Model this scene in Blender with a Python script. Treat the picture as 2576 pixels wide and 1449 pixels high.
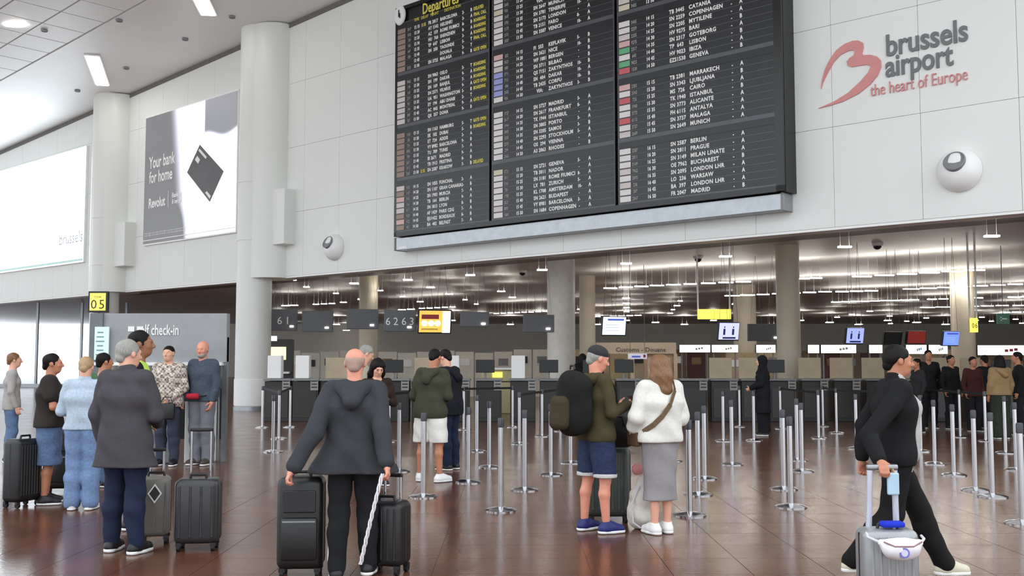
import bpy, bmesh, math, random
import numpy as np
from mathutils import Vector, Matrix

for o in list(bpy.data.objects):
    bpy.data.objects.remove(o)
SC = bpy.context.scene
COL = SC.collection
RNG = random.Random(7)

# ------------------------------------------------------------------ camera
F = 2576.0; CX, CY = 1288.0, 724.5; CAMH = 1.6
PITCH = math.atan(180.5 / F)
cam_d = bpy.data.cameras.new('camera'); cam_d.sensor_width = 36.0; cam_d.lens = 36.0
cam_d.clip_end = 400
cam = bpy.data.objects.new('camera', cam_d); COL.objects.link(cam)
cam.location = (0, 0, CAMH); cam.rotation_euler = (math.pi / 2 + PITCH, 0, 0)
SC.camera = cam

# ------------------------------------------------------------------ sky and exposure
world = bpy.data.worlds.new('daylight'); SC.world = world; world.use_nodes = True
bg = world.node_tree.nodes['Background']
bg.inputs[0].default_value = (0.90, 0.95, 1.0, 1); bg.inputs[1].default_value = 1.25
SC.view_settings.view_transform = 'Standard'; SC.view_settings.look = 'None'
SC.view_settings.gamma = 1.0; SC.view_settings.use_curve_mapping = False
SC.view_settings.exposure = 0.75

# ------------------------------------------------------------------ geometry of the place
O = np.array([0, 0, CAMH])
def ray(px, py):
    x = (px - CX) / F; y = (CY - py) / F
    return np.array([x, math.cos(PITCH) - y * math.sin(PITCH), math.sin(PITCH) + y * math.cos(PITCH)])
def atz(px, py, z):                      # the point at height z seen at that pixel
    r = ray(px, py); return O + r * ((z - CAMH) / r[2])
def G(px, py): return atz(px, py, 0.0)
def atY(px, py, Y):
    r = ray(px, py); return O + r * (Y / r[1])
HF = 4.2                                  # underside of the big bulkhead wall
WA = atz(675, 703, HF); WB = atz(2576, 535, HF)
WU = (WB - WA) / np.linalg.norm(WB - WA)  # along the wall, to the right
WN = np.array([WU[1], -WU[0], 0.0])       # out of the wall, towards the hall in front
if WN @ (O - WA) < 0: WN = -WN
def onwall(px, py, off=0.0):
    r = ray(px, py); t = ((WA + WN * off - O) @ WN) / (r @ WN); p = O + r * t
    return float((p - WA) @ WU), float(p[2])
def wallp(u, z, off=0.0):
    p = WA + WU * u + WN * off; return Vector((p[0], p[1], z))
WROT = math.atan2(WU[1], WU[0])           # local x along the wall, local -y out of it
def ceil_z(u): return 12.42 + 0.05 * u

# ------------------------------------------------------------------ materials
def lin(c):
    return tuple(((v / 255) / 12.92 if v / 255 <= 0.04045 else ((v / 255 + 0.055) / 1.055) ** 2.4) for v in c)
MATS = {}
def mat(name, rgb, rough=0.5, metal=0.0, var=0.06, scale=6.0, bump=0.0, emis=0.0, spec=0.5, alpha=None, bscale=None):
    if name in MATS: return MATS[name]
    m = bpy.data.materials.new(name); m.use_nodes = True; nt = m.node_tree
    b = nt.nodes['Principled BSDF']; c = lin(rgb)
    b.inputs['Roughness'].default_value = rough; b.inputs['Metallic'].default_value = metal
    b.inputs['Specular IOR Level'].default_value = spec
    tc = nt.nodes.new('ShaderNodeTexCoord')
    nz = nt.nodes.new('ShaderNodeTexNoise'); nz.inputs['Scale'].default_value = scale; nz.inputs['Detail'].default_value = 4
    nt.links.new(tc.outputs['Object'], nz.inputs['Vector'])
    rp = nt.nodes.new('ShaderNodeValToRGB')
    rp.color_ramp.elements[0].position = 0.3; rp.color_ramp.elements[1].position = 0.7
    rp.color_ramp.elements[0].color = tuple(v * (1 - var) for v in c) + (1,)
    rp.color_ramp.elements[1].color = tuple(min(1, v * (1 + var)) for v in c) + (1,)
    nt.links.new(nz.outputs['Fac'], rp.inputs['Fac']); nt.links.new(rp.outputs['Color'], b.inputs['Base Color'])
    if bump:
        n2 = nt.nodes.new('ShaderNodeTexNoise'); n2.inputs['Scale'].default_value = bscale or scale * 6
        nt.links.new(tc.outputs['Object'], n2.inputs['Vector'])
        bp = nt.nodes.new('ShaderNodeBump'); bp.inputs['Strength'].default_value = bump; bp.inputs['Distance'].default_value = 0.01
        nt.links.new(n2.outputs['Fac'], bp.inputs['Height']); nt.links.new(bp.outputs['Normal'], b.inputs['Normal'])
    if emis:
        nt.links.new(rp.outputs['Color'], b.inputs['Emission Color']); b.inputs['Emission Strength'].default_value = emis
    if alpha is not None:
        b.inputs['Transmission Weight'].default_value = 1 - alpha; b.inputs['IOR'].default_value = 1.1
    MATS[name] = m; return m
def nodes_of(m): return m.node_tree, m.node_tree.nodes['Principled BSDF']

M = {}
M['wall'] = mat('painted_wall_panel', (228, 230, 226), 0.55, var=0.012, scale=0.6)
M['wall_back'] = mat('wall_joint', (236, 238, 236), 0.8)
M['column'] = mat('column_paint', (224, 226, 221), 0.38, var=0.02, scale=1.0)
M['ceil'] = mat('ceiling_paint', (236, 237, 237), 0.45, var=0.02, scale=0.5)
M['hall_ceil'] = mat('hall_ceiling_metal', (226, 224, 221), 0.5, var=0.04, scale=0.4)
M['black'] = mat('black_plastic', (24, 24, 26), 0.4)
M['board'] = mat('board_black', (16, 16, 18), 0.35)
M['flap'] = mat('flap_black', (25, 27, 30), 0.33, var=0.15, scale=3)
M['gap'] = mat('flap_rail_grey', (84, 86, 90), 0.4, metal=0.3)
M['alu'] = mat('brushed_aluminium', (160, 164, 168), 0.32, metal=0.75, var=0.08)
M['steel'] = mat('polished_steel', (205, 205, 208), 0.16, metal=1.0, var=0.03)
M['chrome'] = mat('chrome_tube', (190, 190, 195), 0.12, metal=1.0, var=0.02)
M['white'] = mat('white_enamel', (238, 238, 236), 0.35, var=0.02)
M['btext'] = mat('flap_lettering_white', (214, 214, 212), 0.6, var=0.02, emis=0.10)  # faint glow put into the flap lettering, which gives no light itself
M['ytext'] = mat('flap_lettering_yellow', (206, 194, 84), 0.6, var=0.02, emis=0.08)  # same added glow in the yellow lettering
M['grey'] = mat('grey_laminate', (128, 130, 132), 0.5)
M['dgrey'] = mat('charcoal_laminate', (36, 35, 35), 0.45)
M['beige'] = mat('beige_laminate', (178, 162, 134), 0.5, var=0.1, scale=2)
M['wood'] = mat('oak_veneer', (140, 108, 70), 0.5, var=0.25, scale=3)
M['lampw'] = mat('lamp_white', (255, 252, 246), 0.5, var=0.0, emis=7.0)
M['lampf'] = mat('hall_lamp_white', (255, 250, 240), 0.5, var=0.0, emis=24.0)
M['sign_lit'] = mat('lit_sign_white', (255, 254, 250), 0.5, var=0.0, emis=2.2)
M['yellow_lit'] = mat('lit_sign_yellow', (250, 226, 92), 0.5, var=0.02, emis=0.75)
M['rubber'] = mat('black_rubber', (18, 18, 18), 0.7)
M['logo_red'] = mat('logo_red', (208, 140, 136), 0.6, var=0.05)
M['logo_grey'] = mat('logo_grey', (112, 116, 116), 0.6, var=0.04)
M['dark_text'] = mat('dark_print', (60, 58, 54), 0.6)

# ------------------------------------------------------------------ mesh helpers
def link(o): COL.objects.link(o); return o
def tag(o, label, cat, group=None):
    o['label'] = label; o['category'] = cat
    if group: o['group'] = group
    return o
def thing(name, label, cat, loc=(0, 0, 0), rz=0.0, group=None):
    o = bpy.data.objects.new(name, None); link(o); o.empty_display_size = 0.2
    o.location = tuple(loc); o.rotation_euler = (0, 0, rz)
    return tag(o, label, cat, group)
def struct(o): o['kind'] = 'structure'; return o
class MB:
    def __init__(s): s.bm = bmesh.new()
    def box(s, c, d, bev=0.0, rot=None, seg=2):
        r = bmesh.ops.create_cube(s.bm, size=1.0)
        vs = r['verts']
        mt = Matrix.Translation(Vector(c)) @ (rot if rot is not None else Matrix.Identity(4)) @ Matrix.Diagonal(Vector((d[0], d[1], d[2], 1)))
        bmesh.ops.transform(s.bm, matrix=mt, verts=vs)
        if bev > 0:
            es = list({e for v in vs for e in v.link_edges})
            bmesh.ops.bevel(s.bm, geom=es, offset=bev, segments=seg, affect='EDGES', profile=0.5)
        return s
    def cyl(s, p0, p1, r0, r1=None, seg=16, caps=True):
        p0 = Vector(p0); p1 = Vector(p1); r1 = r0 if r1 is None else r1
        d = p1 - p0; L = d.length
        q = Vector((0, 0, 1)).rotation_difference(d.normalized()).to_matrix().to_4x4()
        bmesh.ops.create_cone(s.bm, cap_ends=caps, segments=seg, radius1=r0, radius2=r1, depth=L,
                              matrix=Matrix.Translation((p0 + p1) / 2) @ q)
        return s
    def tube(s, pts, r, seg=8):
        pts = [Vector(p) for p in pts]
        for a, b in zip(pts[:-1], pts[1:]):
            if (b - a).length > 1e-6: s.cyl(a, b, r, seg=seg)
        for p in pts[1:-1]:
            bmesh.ops.create_uvsphere(s.bm, u_segments=seg, v_segments=6, radius=r, matrix=Matrix.Translation(p))
        return s
    def ball(s, c, r, sc=(1, 1, 1), seg=20):
        bmesh.ops.create_uvsphere(s.bm, u_segments=seg, v_segments=seg // 2, radius=r,
                                  matrix=Matrix.Translation(Vector(c)) @ Matrix.Diagonal(Vector(sc + (1,))))
        return s
    def lathe(s, prof, seg=32, mtx=None):   # profile (r, z) turned about z
        rings = []
        for r, z in prof:
            ring = []
            for i in range(seg):
                a = 2 * math.pi * i / seg
                v = Vector((r * math.cos(a), r * math.sin(a), z))
                if mtx is not None: v = mtx @ v
                ring.append(s.bm.verts.new(v))
            rings.append(ring)
        for A, B in zip(rings[:-1], rings[1:]):
            for i in range(seg):
                j = (i + 1) % seg
                s.bm.faces.new((A[i], A[j], B[j], B[i]))
        return s
    def prism(s, pts, y0, y1):              # polygon in xz, extruded along y
        a = [s.bm.verts.new((x, y0, z)) for x, z in pts]; b = [s.bm.verts.new((x, y1, z)) for x, z in pts]
        s.bm.faces.new(a); s.bm.faces.new(list(reversed(b)))
        n = len(pts)
        for i in range(n): s.bm.faces.new((a[i], b[i], b[(i + 1) % n], a[(i + 1) % n]))
        return s
    def mesh(s, name):
        bmesh.ops.remove_doubles(s.bm, verts=s.bm.verts, dist=1e-6)
        bmesh.ops.recalc_face_normals(s.bm, faces=s.bm.faces)
        me = bpy.data.meshes.new(name); s.bm.to_mesh(me); s.bm.free(); return me
    def build(s, name, m, parent=None, smooth=False, loc=None):
        me = s.mesh(name); me.materials.append(m)
        if smooth:
            me.polygons.foreach_set('use_smooth', [True] * len(me.polygons))
            try: me.set_sharp_from_angle(angle=math.radians(40))
            except Exception: pass
        o = bpy.data.objects.new(name, me); link(o)
        if parent is not None: o.parent = parent
        if loc is not None: o.location = tuple(loc)
        return o
def put(name, me, parent=None, loc=(0, 0, 0), rz=0.0):
    o = bpy.data.objects.new(name, me); link(o); o.parent = parent; o.location = tuple(loc); o.rotation_euler = (0, 0, rz); return o
def copy_tree(o, parent=None):
    c = o.copy(); link(c); c.parent = parent
    for ch in list(o.children): copy_tree(ch, c)
    return c
def text(body, size, m, name='lettering', parent=None, loc=(0, 0, 0), ext=0.004, line=1.0, align='LEFT', sx=1.0, char=1.0, rot=None, res=2, off=0.0):
    cu = bpy.data.curves.new(name, 'FONT'); cu.body = body; cu.size = size; cu.extrude = ext; cu.resolution_u = res
    cu.space_line = line; cu.align_x = align; cu.space_character = char; cu.offset = off
    t = bpy.data.objects.new(name + '_tmp', cu); link(t)
    dg = bpy.context.evaluated_depsgraph_get()
    me = bpy.data.meshes.new_from_object(t.evaluated_get(dg))
    bpy.data.objects.remove(t); bpy.data.curves.remove(cu)
    me.name = name
    # stand the lettering up: x right, z up, facing -y
    me.transform(Matrix.Rotation(math.pi / 2, 4, 'X') @ Matrix.Diagonal(Vector((sx, 1, 1, 1))))
    me.materials.clear(); me.materials.append(m)
    o = bpy.data.objects.new(name, me); link(o); o.parent = parent; o.location = tuple(loc)
    if rot is not None: o.rotation_euler = rot
    return o

# ================================================================== THE SETTING
# ---- floor: brown polished stone tiles
def floor_mat():
    m = mat('polished_brown_stone', (98, 62, 46), 0.16, var=0.18, scale=1.6)
    nt, b = nodes_of(m); tc = next(n for n in nt.nodes if n.type == 'TEX_COORD')
    nz = next(n for n in nt.nodes if n.type == 'TEX_NOISE')
    geo = nt.nodes.new('ShaderNodeNewGeometry')
    for l in list(nz.inputs['Vector'].links): nt.links.remove(l)
    nt.links.new(geo.outputs['Position'], nz.inputs['Vector'])
    rn = nt.nodes.new('ShaderNodeTexNoise'); rn.inputs['Scale'].default_value = 2.3; rn.inputs['Detail'].default_value = 5
    nt.links.new(geo.outputs['Position'], rn.inputs['Vector'])
    mr = nt.nodes.new('ShaderNodeMapRange'); mr.inputs['To Min'].default_value = 0.12; mr.inputs['To Max'].default_value = 0.26
    nt.links.new(rn.outputs['Fac'], mr.inputs['Value']); nt.links.new(mr.outputs['Result'], b.inputs['Roughness'])
    gn = nt.nodes.new('ShaderNodeTexNoise'); gn.inputs['Scale'].default_value = 26; nt.links.new(geo.outputs['Position'], gn.inputs['Vector'])
    bp = nt.nodes.new('ShaderNodeBump'); bp.inputs['Strength'].default_value = 0.05; bp.inputs['Distance'].default_value = 0.02
    nt.links.new(gn.outputs['Fac'], bp.inputs['Height']); nt.links.new(bp.outputs['Normal'], b.inputs['Normal'])
    b.inputs['Specular IOR Level'].default_value = 0.24
    return m
FLM = floor_mat()
FT = 0.6; FX0, FX1, FY0, FY1 = -6.6, 6.6, 5.4, 13.2     # the near field laid tile by tile
mb = MB()
GX0, GX1, GY0, GY1 = -46, 64, -6, 97
for x0, x1, y0, y1, zt in ((GX0, FX0, GY0, GY1, 0), (FX1, GX1, GY0, GY1, 0), (FX0, FX1, GY0, FY0, 0), (FX0, FX1, FY1, GY1, 0), (FX0, FX1, FY0, FY1, -0.004)):
    mb.box(((x0 + x1) / 2, (y0 + y1) / 2, zt - 0.1), (x1 - x0, y1 - y0, 0.2))
floor = struct(mb.build('floor', FLM))
tm = MB().box((0, 0, -0.01), (FT - 0.005, FT - 0.005, 0.02)).mesh('tile'); tm.materials.append(FLM)
def vis(x, y): return abs(x) < 0.5 * (y + 0.5) * 1.02 + 0.35 and y > 6.7
nt_ = 0
for i in range(int(round((FX1 - FX0) / FT))):
    for j in range(int(round((FY1 - FY0) / FT))):
        x = FX0 + FT * (i + 0.5); y = FY0 + FT * (j + 0.5)
        put('tile', tm, floor, (x, y, 0)); nt_ += 1

# ---- bulkhead wall, clad in big white panels
UL, UR = -25.0, 27.2
wall = bpy.data.objects.new('wall_front', None); link(wall); struct(wall)
wall.location = tuple(wallp(0, 0)); wall.rotation_euler = (0, 0, WROT)
mb = MB()
mb.prism([(UL, HF + 0.03), (UR, HF + 0.03), (UR, ceil_z(UR) + 0.4), (UL, ceil_z(UL) + 0.4)], 0.03, 0.4)
mb.build('wall_core', M['wall_back'], wall)
mb = MB(); mb.box(((UL + UR) / 2, 0.19, HF + 0.015), (UR - UL, 0.40, 0.05)); mb.build('wall_edge', M['white'], wall)
ujs = [UL]; u = 19.25 - 1.74 * 25
while u < UR:
    if u > UL + 0.3: ujs.append(u)
    u += 1.74
ujs.append(UR)
zjs = [HF + 0.04, 6.27, 8.36, 10.45, 99]
g = 0.004
for a, b in zip(ujs[:-1], ujs[1:]):
    for z0, z1 in zip(zjs[:-1], zjs[1:]):
        za, zb = (z1 - g, z1 - g) if z1 < 50 else (ceil_z(a) + 0.3, ceil_z(b) + 0.3)
        MB().prism([(a + g, z0 + g), (b - g, z0 + g), (b - g, zb), (a + g, za)], -0.02, 0.03).build('panel', M['wall'], wall)

# ---- ceiling over the hall in front: a flat white soffit, and panels further out
def cpt(u, off, dz=0.0): p = wallp(u, ceil_z(u) + dz, off); return p
bm = bmesh.new()
def slab(u0, u1, o0, o1, dz0, dz1):
    vs = []
    for dz in (dz0, dz1):
        for u, o in ((u0, o0), (u1, o0), (u1, o1), (u0, o1)): vs.append(bm.verts.new(cpt(u, o, dz)))
    for f in ((0, 1, 2, 3), (7, 6, 5, 4), (0, 4, 5, 1), (1, 5, 6, 2), (2, 6, 7, 3), (3, 7, 4, 0)): bm.faces.new([vs[k] for k in f])
slab(-40, 27.5, 0.0, 4.25, 0, 0.3); slab(-40, 27.5, 4.25, 15.5, 0.10, 0.4)
bmesh.ops.recalc_face_normals(bm, faces=bm.faces)
me = bpy.data.meshes.new('ceiling'); bm.to_mesh(me); bm.free(); me.materials.append(M['ceil'])
ceiling = struct(link(bpy.data.objects.new('ceiling', me)))
k = 0
for i in range(16):
    for j in range(6):
        u0 = -17.2 + i * 1.3; o0 = 4.3 + j * 1.4
        bm = bmesh.new()
        slab(u0 + 0.03, u0 + 1.27, o0 + 0.03, o0 + 1.37, 0.0, 0.12)
        bmesh.ops.recalc_face_normals(bm, faces=bm.faces)
        me = bpy.data.meshes.new('ceiling_panel'); bm.to_mesh(me); bm.free(); me.materials.append(M['ceil'])
        o = link(bpy.data.objects.new('ceiling_panel', me)); o.parent = ceiling

# grey strip painted as the shadow line where the soffit meets the wall
mb = MB(); mb.prism([(UL, ceil_z(UL) - 0.16), (UR, ceil_z(UR) - 0.16), (UR, ceil_z(UR) + 0.05), (UL, ceil_z(UL) + 0.05)], -0.05, -0.02)
tr = struct(mb.build('shade_strip_1', mat('painted_shadow_line', (110, 108, 104), 0.8))); tr.location = wall.location; tr.rotation_euler = wall.rotation_euler

# long ceiling lamps and small spots in the soffit
def ceil_at(px, py):                       # where that pixel's ray meets the soffit
    r = ray(px, py); lo, hi = 5.0, 120.0
    f = lambda t: (O + r * t)[2] - ceil_z(float((O + r * t - WA) @ WU))
    for _ in range(50):
        mid = (lo + hi) / 2
        if f(mid) < 0: lo = mid
        else: hi = mid
    return Vector(O + r * lo)
def ceiling_lamp(pa, pb, w, label):
    a = ceil_at(*pa); b = ceil_at(*pb); c = (a + b) / 2; d = b - a
    t = thing('ceiling_lamp', label, 'lamp', c - Vector((0, 0, 0.03)), math.atan2(d.y, d.x), 'long lamps in the white soffit')
    tilt = math.asin(d.z / d.length)
    for nm, mt, sx, sy, z, h in (('frame', M['white'], d.length + 0.12, w + 0.12, 0.0, 0.05), ('diffuser', M['lampw'], d.length, w, -0.02, 0.05)):
        p = MB().box((0, 0, z), (sx, sy, h), bev=0.008).build(nm, mt, t); p.rotation_euler = (0, -tilt, 0)
ceiling_lamp((232, 138), (258, 211), 0.42, 'long white lamp in the soffit above the column with the yellow number sign')
ceiling_lamp((501, -14), (525, 34), 0.42, 'long white lamp in the soffit cut by the top edge of the photo')
for k, (px, py) in enumerate([(38, 61), (112, 75), (466, 97), (584, 41), (318, 170), (300, 50), (195, 227)]):
    p = ceil_at(px, py)
    lit = k == 0
    t = tag(MB().lathe([(0.0, 0.0), (0.10, 0.0), (0.13, -0.02), (0.14, 0.02)], 16).build('ceiling_spot', M['lampw'] if lit else M['grey']),
            'small bright downlight in the ceiling panels at the upper left' if lit else
            ['', 'small grey downlight between the ceiling panels at the far upper left', 'small grey ceiling spot between the two long lamps', 'small grey ceiling spot near the top of the nearer column',
             'small grey ceiling spot just right of the lower long lamp', 'small grey ceiling spot near the last ceiling panels', 'small grey ceiling spot left of the column with the yellow number sign'][k],
            'downlight', 'downlights in the front ceiling')
    t.location = p - Vector((0, 0, 0.035)); t.scale = (0.75, 0.75, 1)
    if lit: t.scale = (2.6, 1.2, 1)

# ---- round columns before the wall
def column(px, ybase, r, label, ztop, joints):
    p = G(px, ybase)
    t = thing('round_column', label, 'column', (p[0], p[1], 0), WROT, 'round columns before the white wall')
    MB().lathe([(0, 0), (r, 0), (r, ztop), (0, ztop)], 48).build('shaft', M['column'], t, smooth=True)
    for z in joints:
        MB().lathe([(r - 0.01, z - 0.035), (r + 0.012, z - 0.03), (r + 0.012, z + 0.03), (r - 0.01, z + 0.035)], 48).build('ring', M['column'], t, smooth=True)
    MB().lathe([(r, 0), (r + 0.03, 0.0), (r + 0.03, 0.12), (r, 0.13)], 48).build('base_ring', M['alu'], t, smooth=True)
    MB().lathe([(r - 0.005, 0.15), (r + 0.02, 0.15), (r + 0.02, 0.98), (r - 0.005, 1.0)], 48).build('sleeve', M['white'], t, smooth=True)
    return t, p
def zat(px_y, Y): return CAMH + (905 - px_y) * Y / F
c1, p1 = column(634, 1031, 0.56, 'thick white round column nearer the camera, left of the departures board', 12.9, (0, 0))
c2, p2 = column(256, 1010, 0.53, 'white round column further off, carrying the yellow number sign', 12.4, (0, 0))
for ch in list(c1.children) + list(c2.children):
    if ch.name.startswith('ring'): bpy.data.objects.remove(ch)
for c, p, ys, rr in ((c1, p1, (462, 606), 0.56), (c2, p2, (550, 668), 0.53)):
    for y in ys:
        z = atY(600, y, p[1])[2]
        MB().lathe([(rr - 0.005, z - 0.03), (rr + 0.015, z - 0.025), (rr + 0.015, z + 0.025), (rr - 0.005, z + 0.03)], 48).build('ring', M['column'], c, smooth=True)
# half-round pilasters on the wall behind each column with a boxed collar
for pxl, pxr, bl, br, ytop, ybot, lab in ((690, 722, 672, 722, 474, 613, 'slim white wall pilaster with boxed collar beside the nearer column'),
                                     (292, 322, 286, 322, 557, 668, 'slim white wall pilaster with boxed collar beside the farther column')):
    ua, _ = onwall(bl - 40, 500, 0.3); ub, _ = onwall(pxr - 18, 500, 0.3)
    _, z1 = onwall(br, ytop, 0.35); _, z0 = onwall(br, ybot, 0.35)
    uc = (ua + ub) / 2
    t = thing('wall_pilaster', lab, 'pilaster', wallp(uc, HF), WROT, 'pilasters behind the round columns')
    zt = ceil_z(uc) - HF
    MB().lathe([(0, 0.0), ((ub - ua) / 2, 0.0), ((ub - ua) / 2, zt), (0, zt)], 40).build('shaft', M['column'], t, smooth=True)
    ur, _ = onwall(br, 500, 0.35)
    MB().box(((ua + ur) / 2 - uc, -0.2, (z0 + z1) / 2 - HF), (ur - ua, 0.5, z1 - z0), bev=0.02).build('collar_box', M['column'], t)

# ---- low hall behind the wall: ceiling, back wall, added side windows
HC = 4.95
bm = bmesh.new()
pts = [wallp(-45, HC, -0.4), wallp(27.2, HC, -0.4), Vector((62, 12.4, HC)), Vector((62, 96, HC)), Vector((-62, 96, HC)), Vector((-62, 64, HC))]
lo = [bm.verts.new(p) for p in pts]; hi = [bm.verts.new(p + Vector((0, 0, 0.3))) for p in pts]
bm.faces.new(lo); bm.faces.new(list(reversed(hi)))
for i in range(6): bm.faces.new((lo[i], hi[i], hi[(i + 1) % 6], lo[(i + 1) % 6]))
bmesh.ops.recalc_face_normals(bm, faces=bm.faces)
me = bpy.data.meshes.new('ceiling_hall'); bm.to_mesh(me); bm.free(); me.materials.append(M['hall_ceil'])
hallc = struct(link(bpy.data.objects.new('ceiling_hall', me)))
MBw = MB().box((12, 96.1, HC / 2), (100, 0.2, HC)); struct(MBw.build('wall_back', mat('pale_back_wall', (226, 222, 212), 0.6)))
struct(MB().box((62.1, 54, HC / 2), (0.2, 84, HC)).build('wall_right', M['beige']))
# one shallow beam under the hall ceiling, parallel to the wall
mb = MB(); mb.box((4, 5.2, HC - 0.1), (46, 0.9, 0.2))
bmo = struct(mb.build('trim_2', mat('ceiling_beam_grey', (150, 146, 140), 0.6))); bmo.location = wall.location; bmo.rotation_euler = wall.rotation_euler
# window front added to give the white brightness at the hall's far left
wx0, wx1, wY = -46.0, -22.6, 60.0
win = bpy.data.objects.new('added_window_1', None); link(win); struct(win)
glass = mat('added_window_glass', (245, 250, 255), 0.02, var=0.0, alpha=0.0)
for i in range(10):
    x = wx0 + (wx1 - wx0) * i / 9
    MB().box((x, wY, HC / 2), (0.12, 0.14, HC)).build('mullion', M['alu'], win)
for i in range(9):
    x = wx0 + (wx1 - wx0) * (i + 0.5) / 9
    MB().box((x, wY, HC / 2 + 0.1), ((wx1 - wx0) / 9 - 0.14, 0.02, HC - 0.2)).build('pane', glass, win)
MB().box(((wx0 + wx1) / 2, wY, 0.1), (wx1 - wx0, 0.16, 0.2)).build('sill', M['alu'], win)

# ---- lamps of the low hall
LB = {}
DROP = 0.68  # hung below the ceiling on added hangers so the lamps brighten it
def hall_lamp(px, py, wpx, label, group, d=0.12):
    p = atz(px, py, HC - DROP)
    if p[1] > 94: return
    w = max(0.1, round(wpx * p[1] / F, 1))
    if (w, d) not in LB:
        me = MB().box((0, 0, 0), (w, d, 0.035)).mesh('hall_lamp'); me.materials.append(M['lampf'])
        rd = MB().cyl((0, 0, 0.01), (0, 0, DROP), 0.002, seg=5).mesh('added_hanger'); rd.materials.append(M['white'])
        LB[(w, d)] = (me, rd)
    me, rd = LB[(w, d)]
    o = put('hall_lamp', me, None, p); tag(o, label, 'lamp', group); put('added_hanger', rd, o, (w * 0.35, 0, 0)); put('added_hanger', rd, o, (-w * 0.35, 0, 0))
# short lamps in receding lines, read off the photograph
short = [(741, 704, 10), (771, 722, 17), (845, 738, 15), (906, 753, 14), (891, 713, 19), (957, 731, 16), (1013, 746, 14), (1057, 759, 14), (1026, 704, 20), (1083, 723, 18),
         (1130, 740, 16), (1183, 692, 22), (1261, 733, 17), (1289, 748, 15), (1364, 679, 23), (1170, 754, 10), (1198, 765, 10), (1457, 778, 11), (1575, 663, 24), (1575, 750, 15), (1575, 763, 14), (1576, 774, 13), (1576, 784, 12),
         (1711, 757, 10), (1703, 769, 13), (1693, 779, 10), (1686, 788, 11), (1825, 645, 27), (1847, 765, 12), (2125, 621, 32), (2495, 594, 36), (2188, 783, 12), (2143, 791, 11), (2106, 798, 12), (2288, 788, 13), (2238, 795, 13), (2330, 800, 11), (2281, 808, 11), (2240, 814, 10),
         (2470, 798, 12), (2494, 808, 11), (2555, 803, 13), (2570, 813, 12), (727, 828, 15), (871, 831, 16), (1232, 844, 8), (1305, 845, 9), (1545, 851, 9)]
def nth_(k): return '%d%s' % (k, 'th' if 10 < k % 100 < 14 else {1: 'st', 2: 'nd', 3: 'rd'}.get(k % 10, 'th'))
for k, (px, py, w) in enumerate(sorted(short)):
    hall_lamp(px, py, w, 'short strip lamp under the low hall ceiling, %s short lamp from the left' % nth_(k + 1), 'short strip lamps of the low hall')
# long lamps in rows that run along the hall
rows = [(1516, 726, 1672, 717, 4), (1672, 717, 1892, 708, 5), (1974, 703, 2068, 699, 3), (2140, 697, 2480, 678, 6), (1822, 745, 2095, 733, 7), (2100, 734, 2210, 731, 3), (2270, 728, 2576, 714, 7),
        (708, 769, 750, 768, 2), (785, 766, 845, 763, 3), (853, 761, 875, 760, 1), (1000, 780, 1045, 777, 2), (1052, 776, 1148, 772, 5), (1240, 789, 1380, 783, 8), (1492, 797, 1615, 793, 6),
        (2090, 760, 2312, 754, 9), (2330, 753, 2475, 749, 5), (2535, 748, 2600, 746, 2), (2315, 774, 2540, 768, 6), (2545, 769, 2610, 767, 2), (2515, 786, 2600, 784, 3)]
wr = ['left part of the upper middle row', 'right part of the upper middle row', 'upper row right of the board', 'uppermost row at the right', 'second row at the right', 'second row beyond the gap', 'second row at the far right', 'row by the nearer column', 'row left of the blank panels', 'row above the blank panels', 'row over panel 62', 'row over the ochre screen', 'row over the blank middle panels', 'row over the pale blue text screen', 'third row at the right', 'third row towards the right edge', 'third row at the right edge', 'fourth row at the right', 'fourth row at the right edge', 'lowest row at the right edge']
for (x0, y0, x1, y1, n), wn in zip(rows, wr):
    for i in range(n):
        t = (i + 0.5) / n; w = (x1 - x0) / n * 0.86
        hall_lamp(x0 + (x1 - x0) * t, y0 + (y1 - y0) * t, w, 'thin strip lamp, %s from the left in the %s' % (nth_(i + 1), wn), 'rows of thin strip lamps of the low hall', d=0.07)
for k in range(26):  # evenly spaced lamps added to brighten the far back wall
    hall_lamp(700 + 73 * k, 806 + 5 * (k % 3), 16, 'tiny added lamp brightening the back wall of the low hall, %s from the left' % nth_(k + 1), 'tiny added lamps of the low hall', d=0.3)
# dome cameras under the hall ceiling
for px, py, lab in ((1462, 640, 'small white dome camera under the dark ceiling below the board'), (1314, 685, 'second dome camera further back under the dark ceiling'),
                    (2207, 617, 'white dome camera in the grey ceiling at the right'), (1756, 650, 'flat dark dome fitting in the ceiling above the yellow hanging signs')):
    p = atz(px, py, HC - 0.06)
    t = thing('dome_camera', lab, 'camera', (p[0], p[1], HC), 0, 'dome fittings of the low hall')
    MB().cyl((0, 0, 0), (0, 0, -0.08), 0.17, 0.15, 20).build('collar', M['white'], t, smooth=True)
    MB().ball((0, 0, -0.08), 0.12, (1, 1, 0.9), 16).build('dome', M['black'], t, smooth=True)

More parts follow.
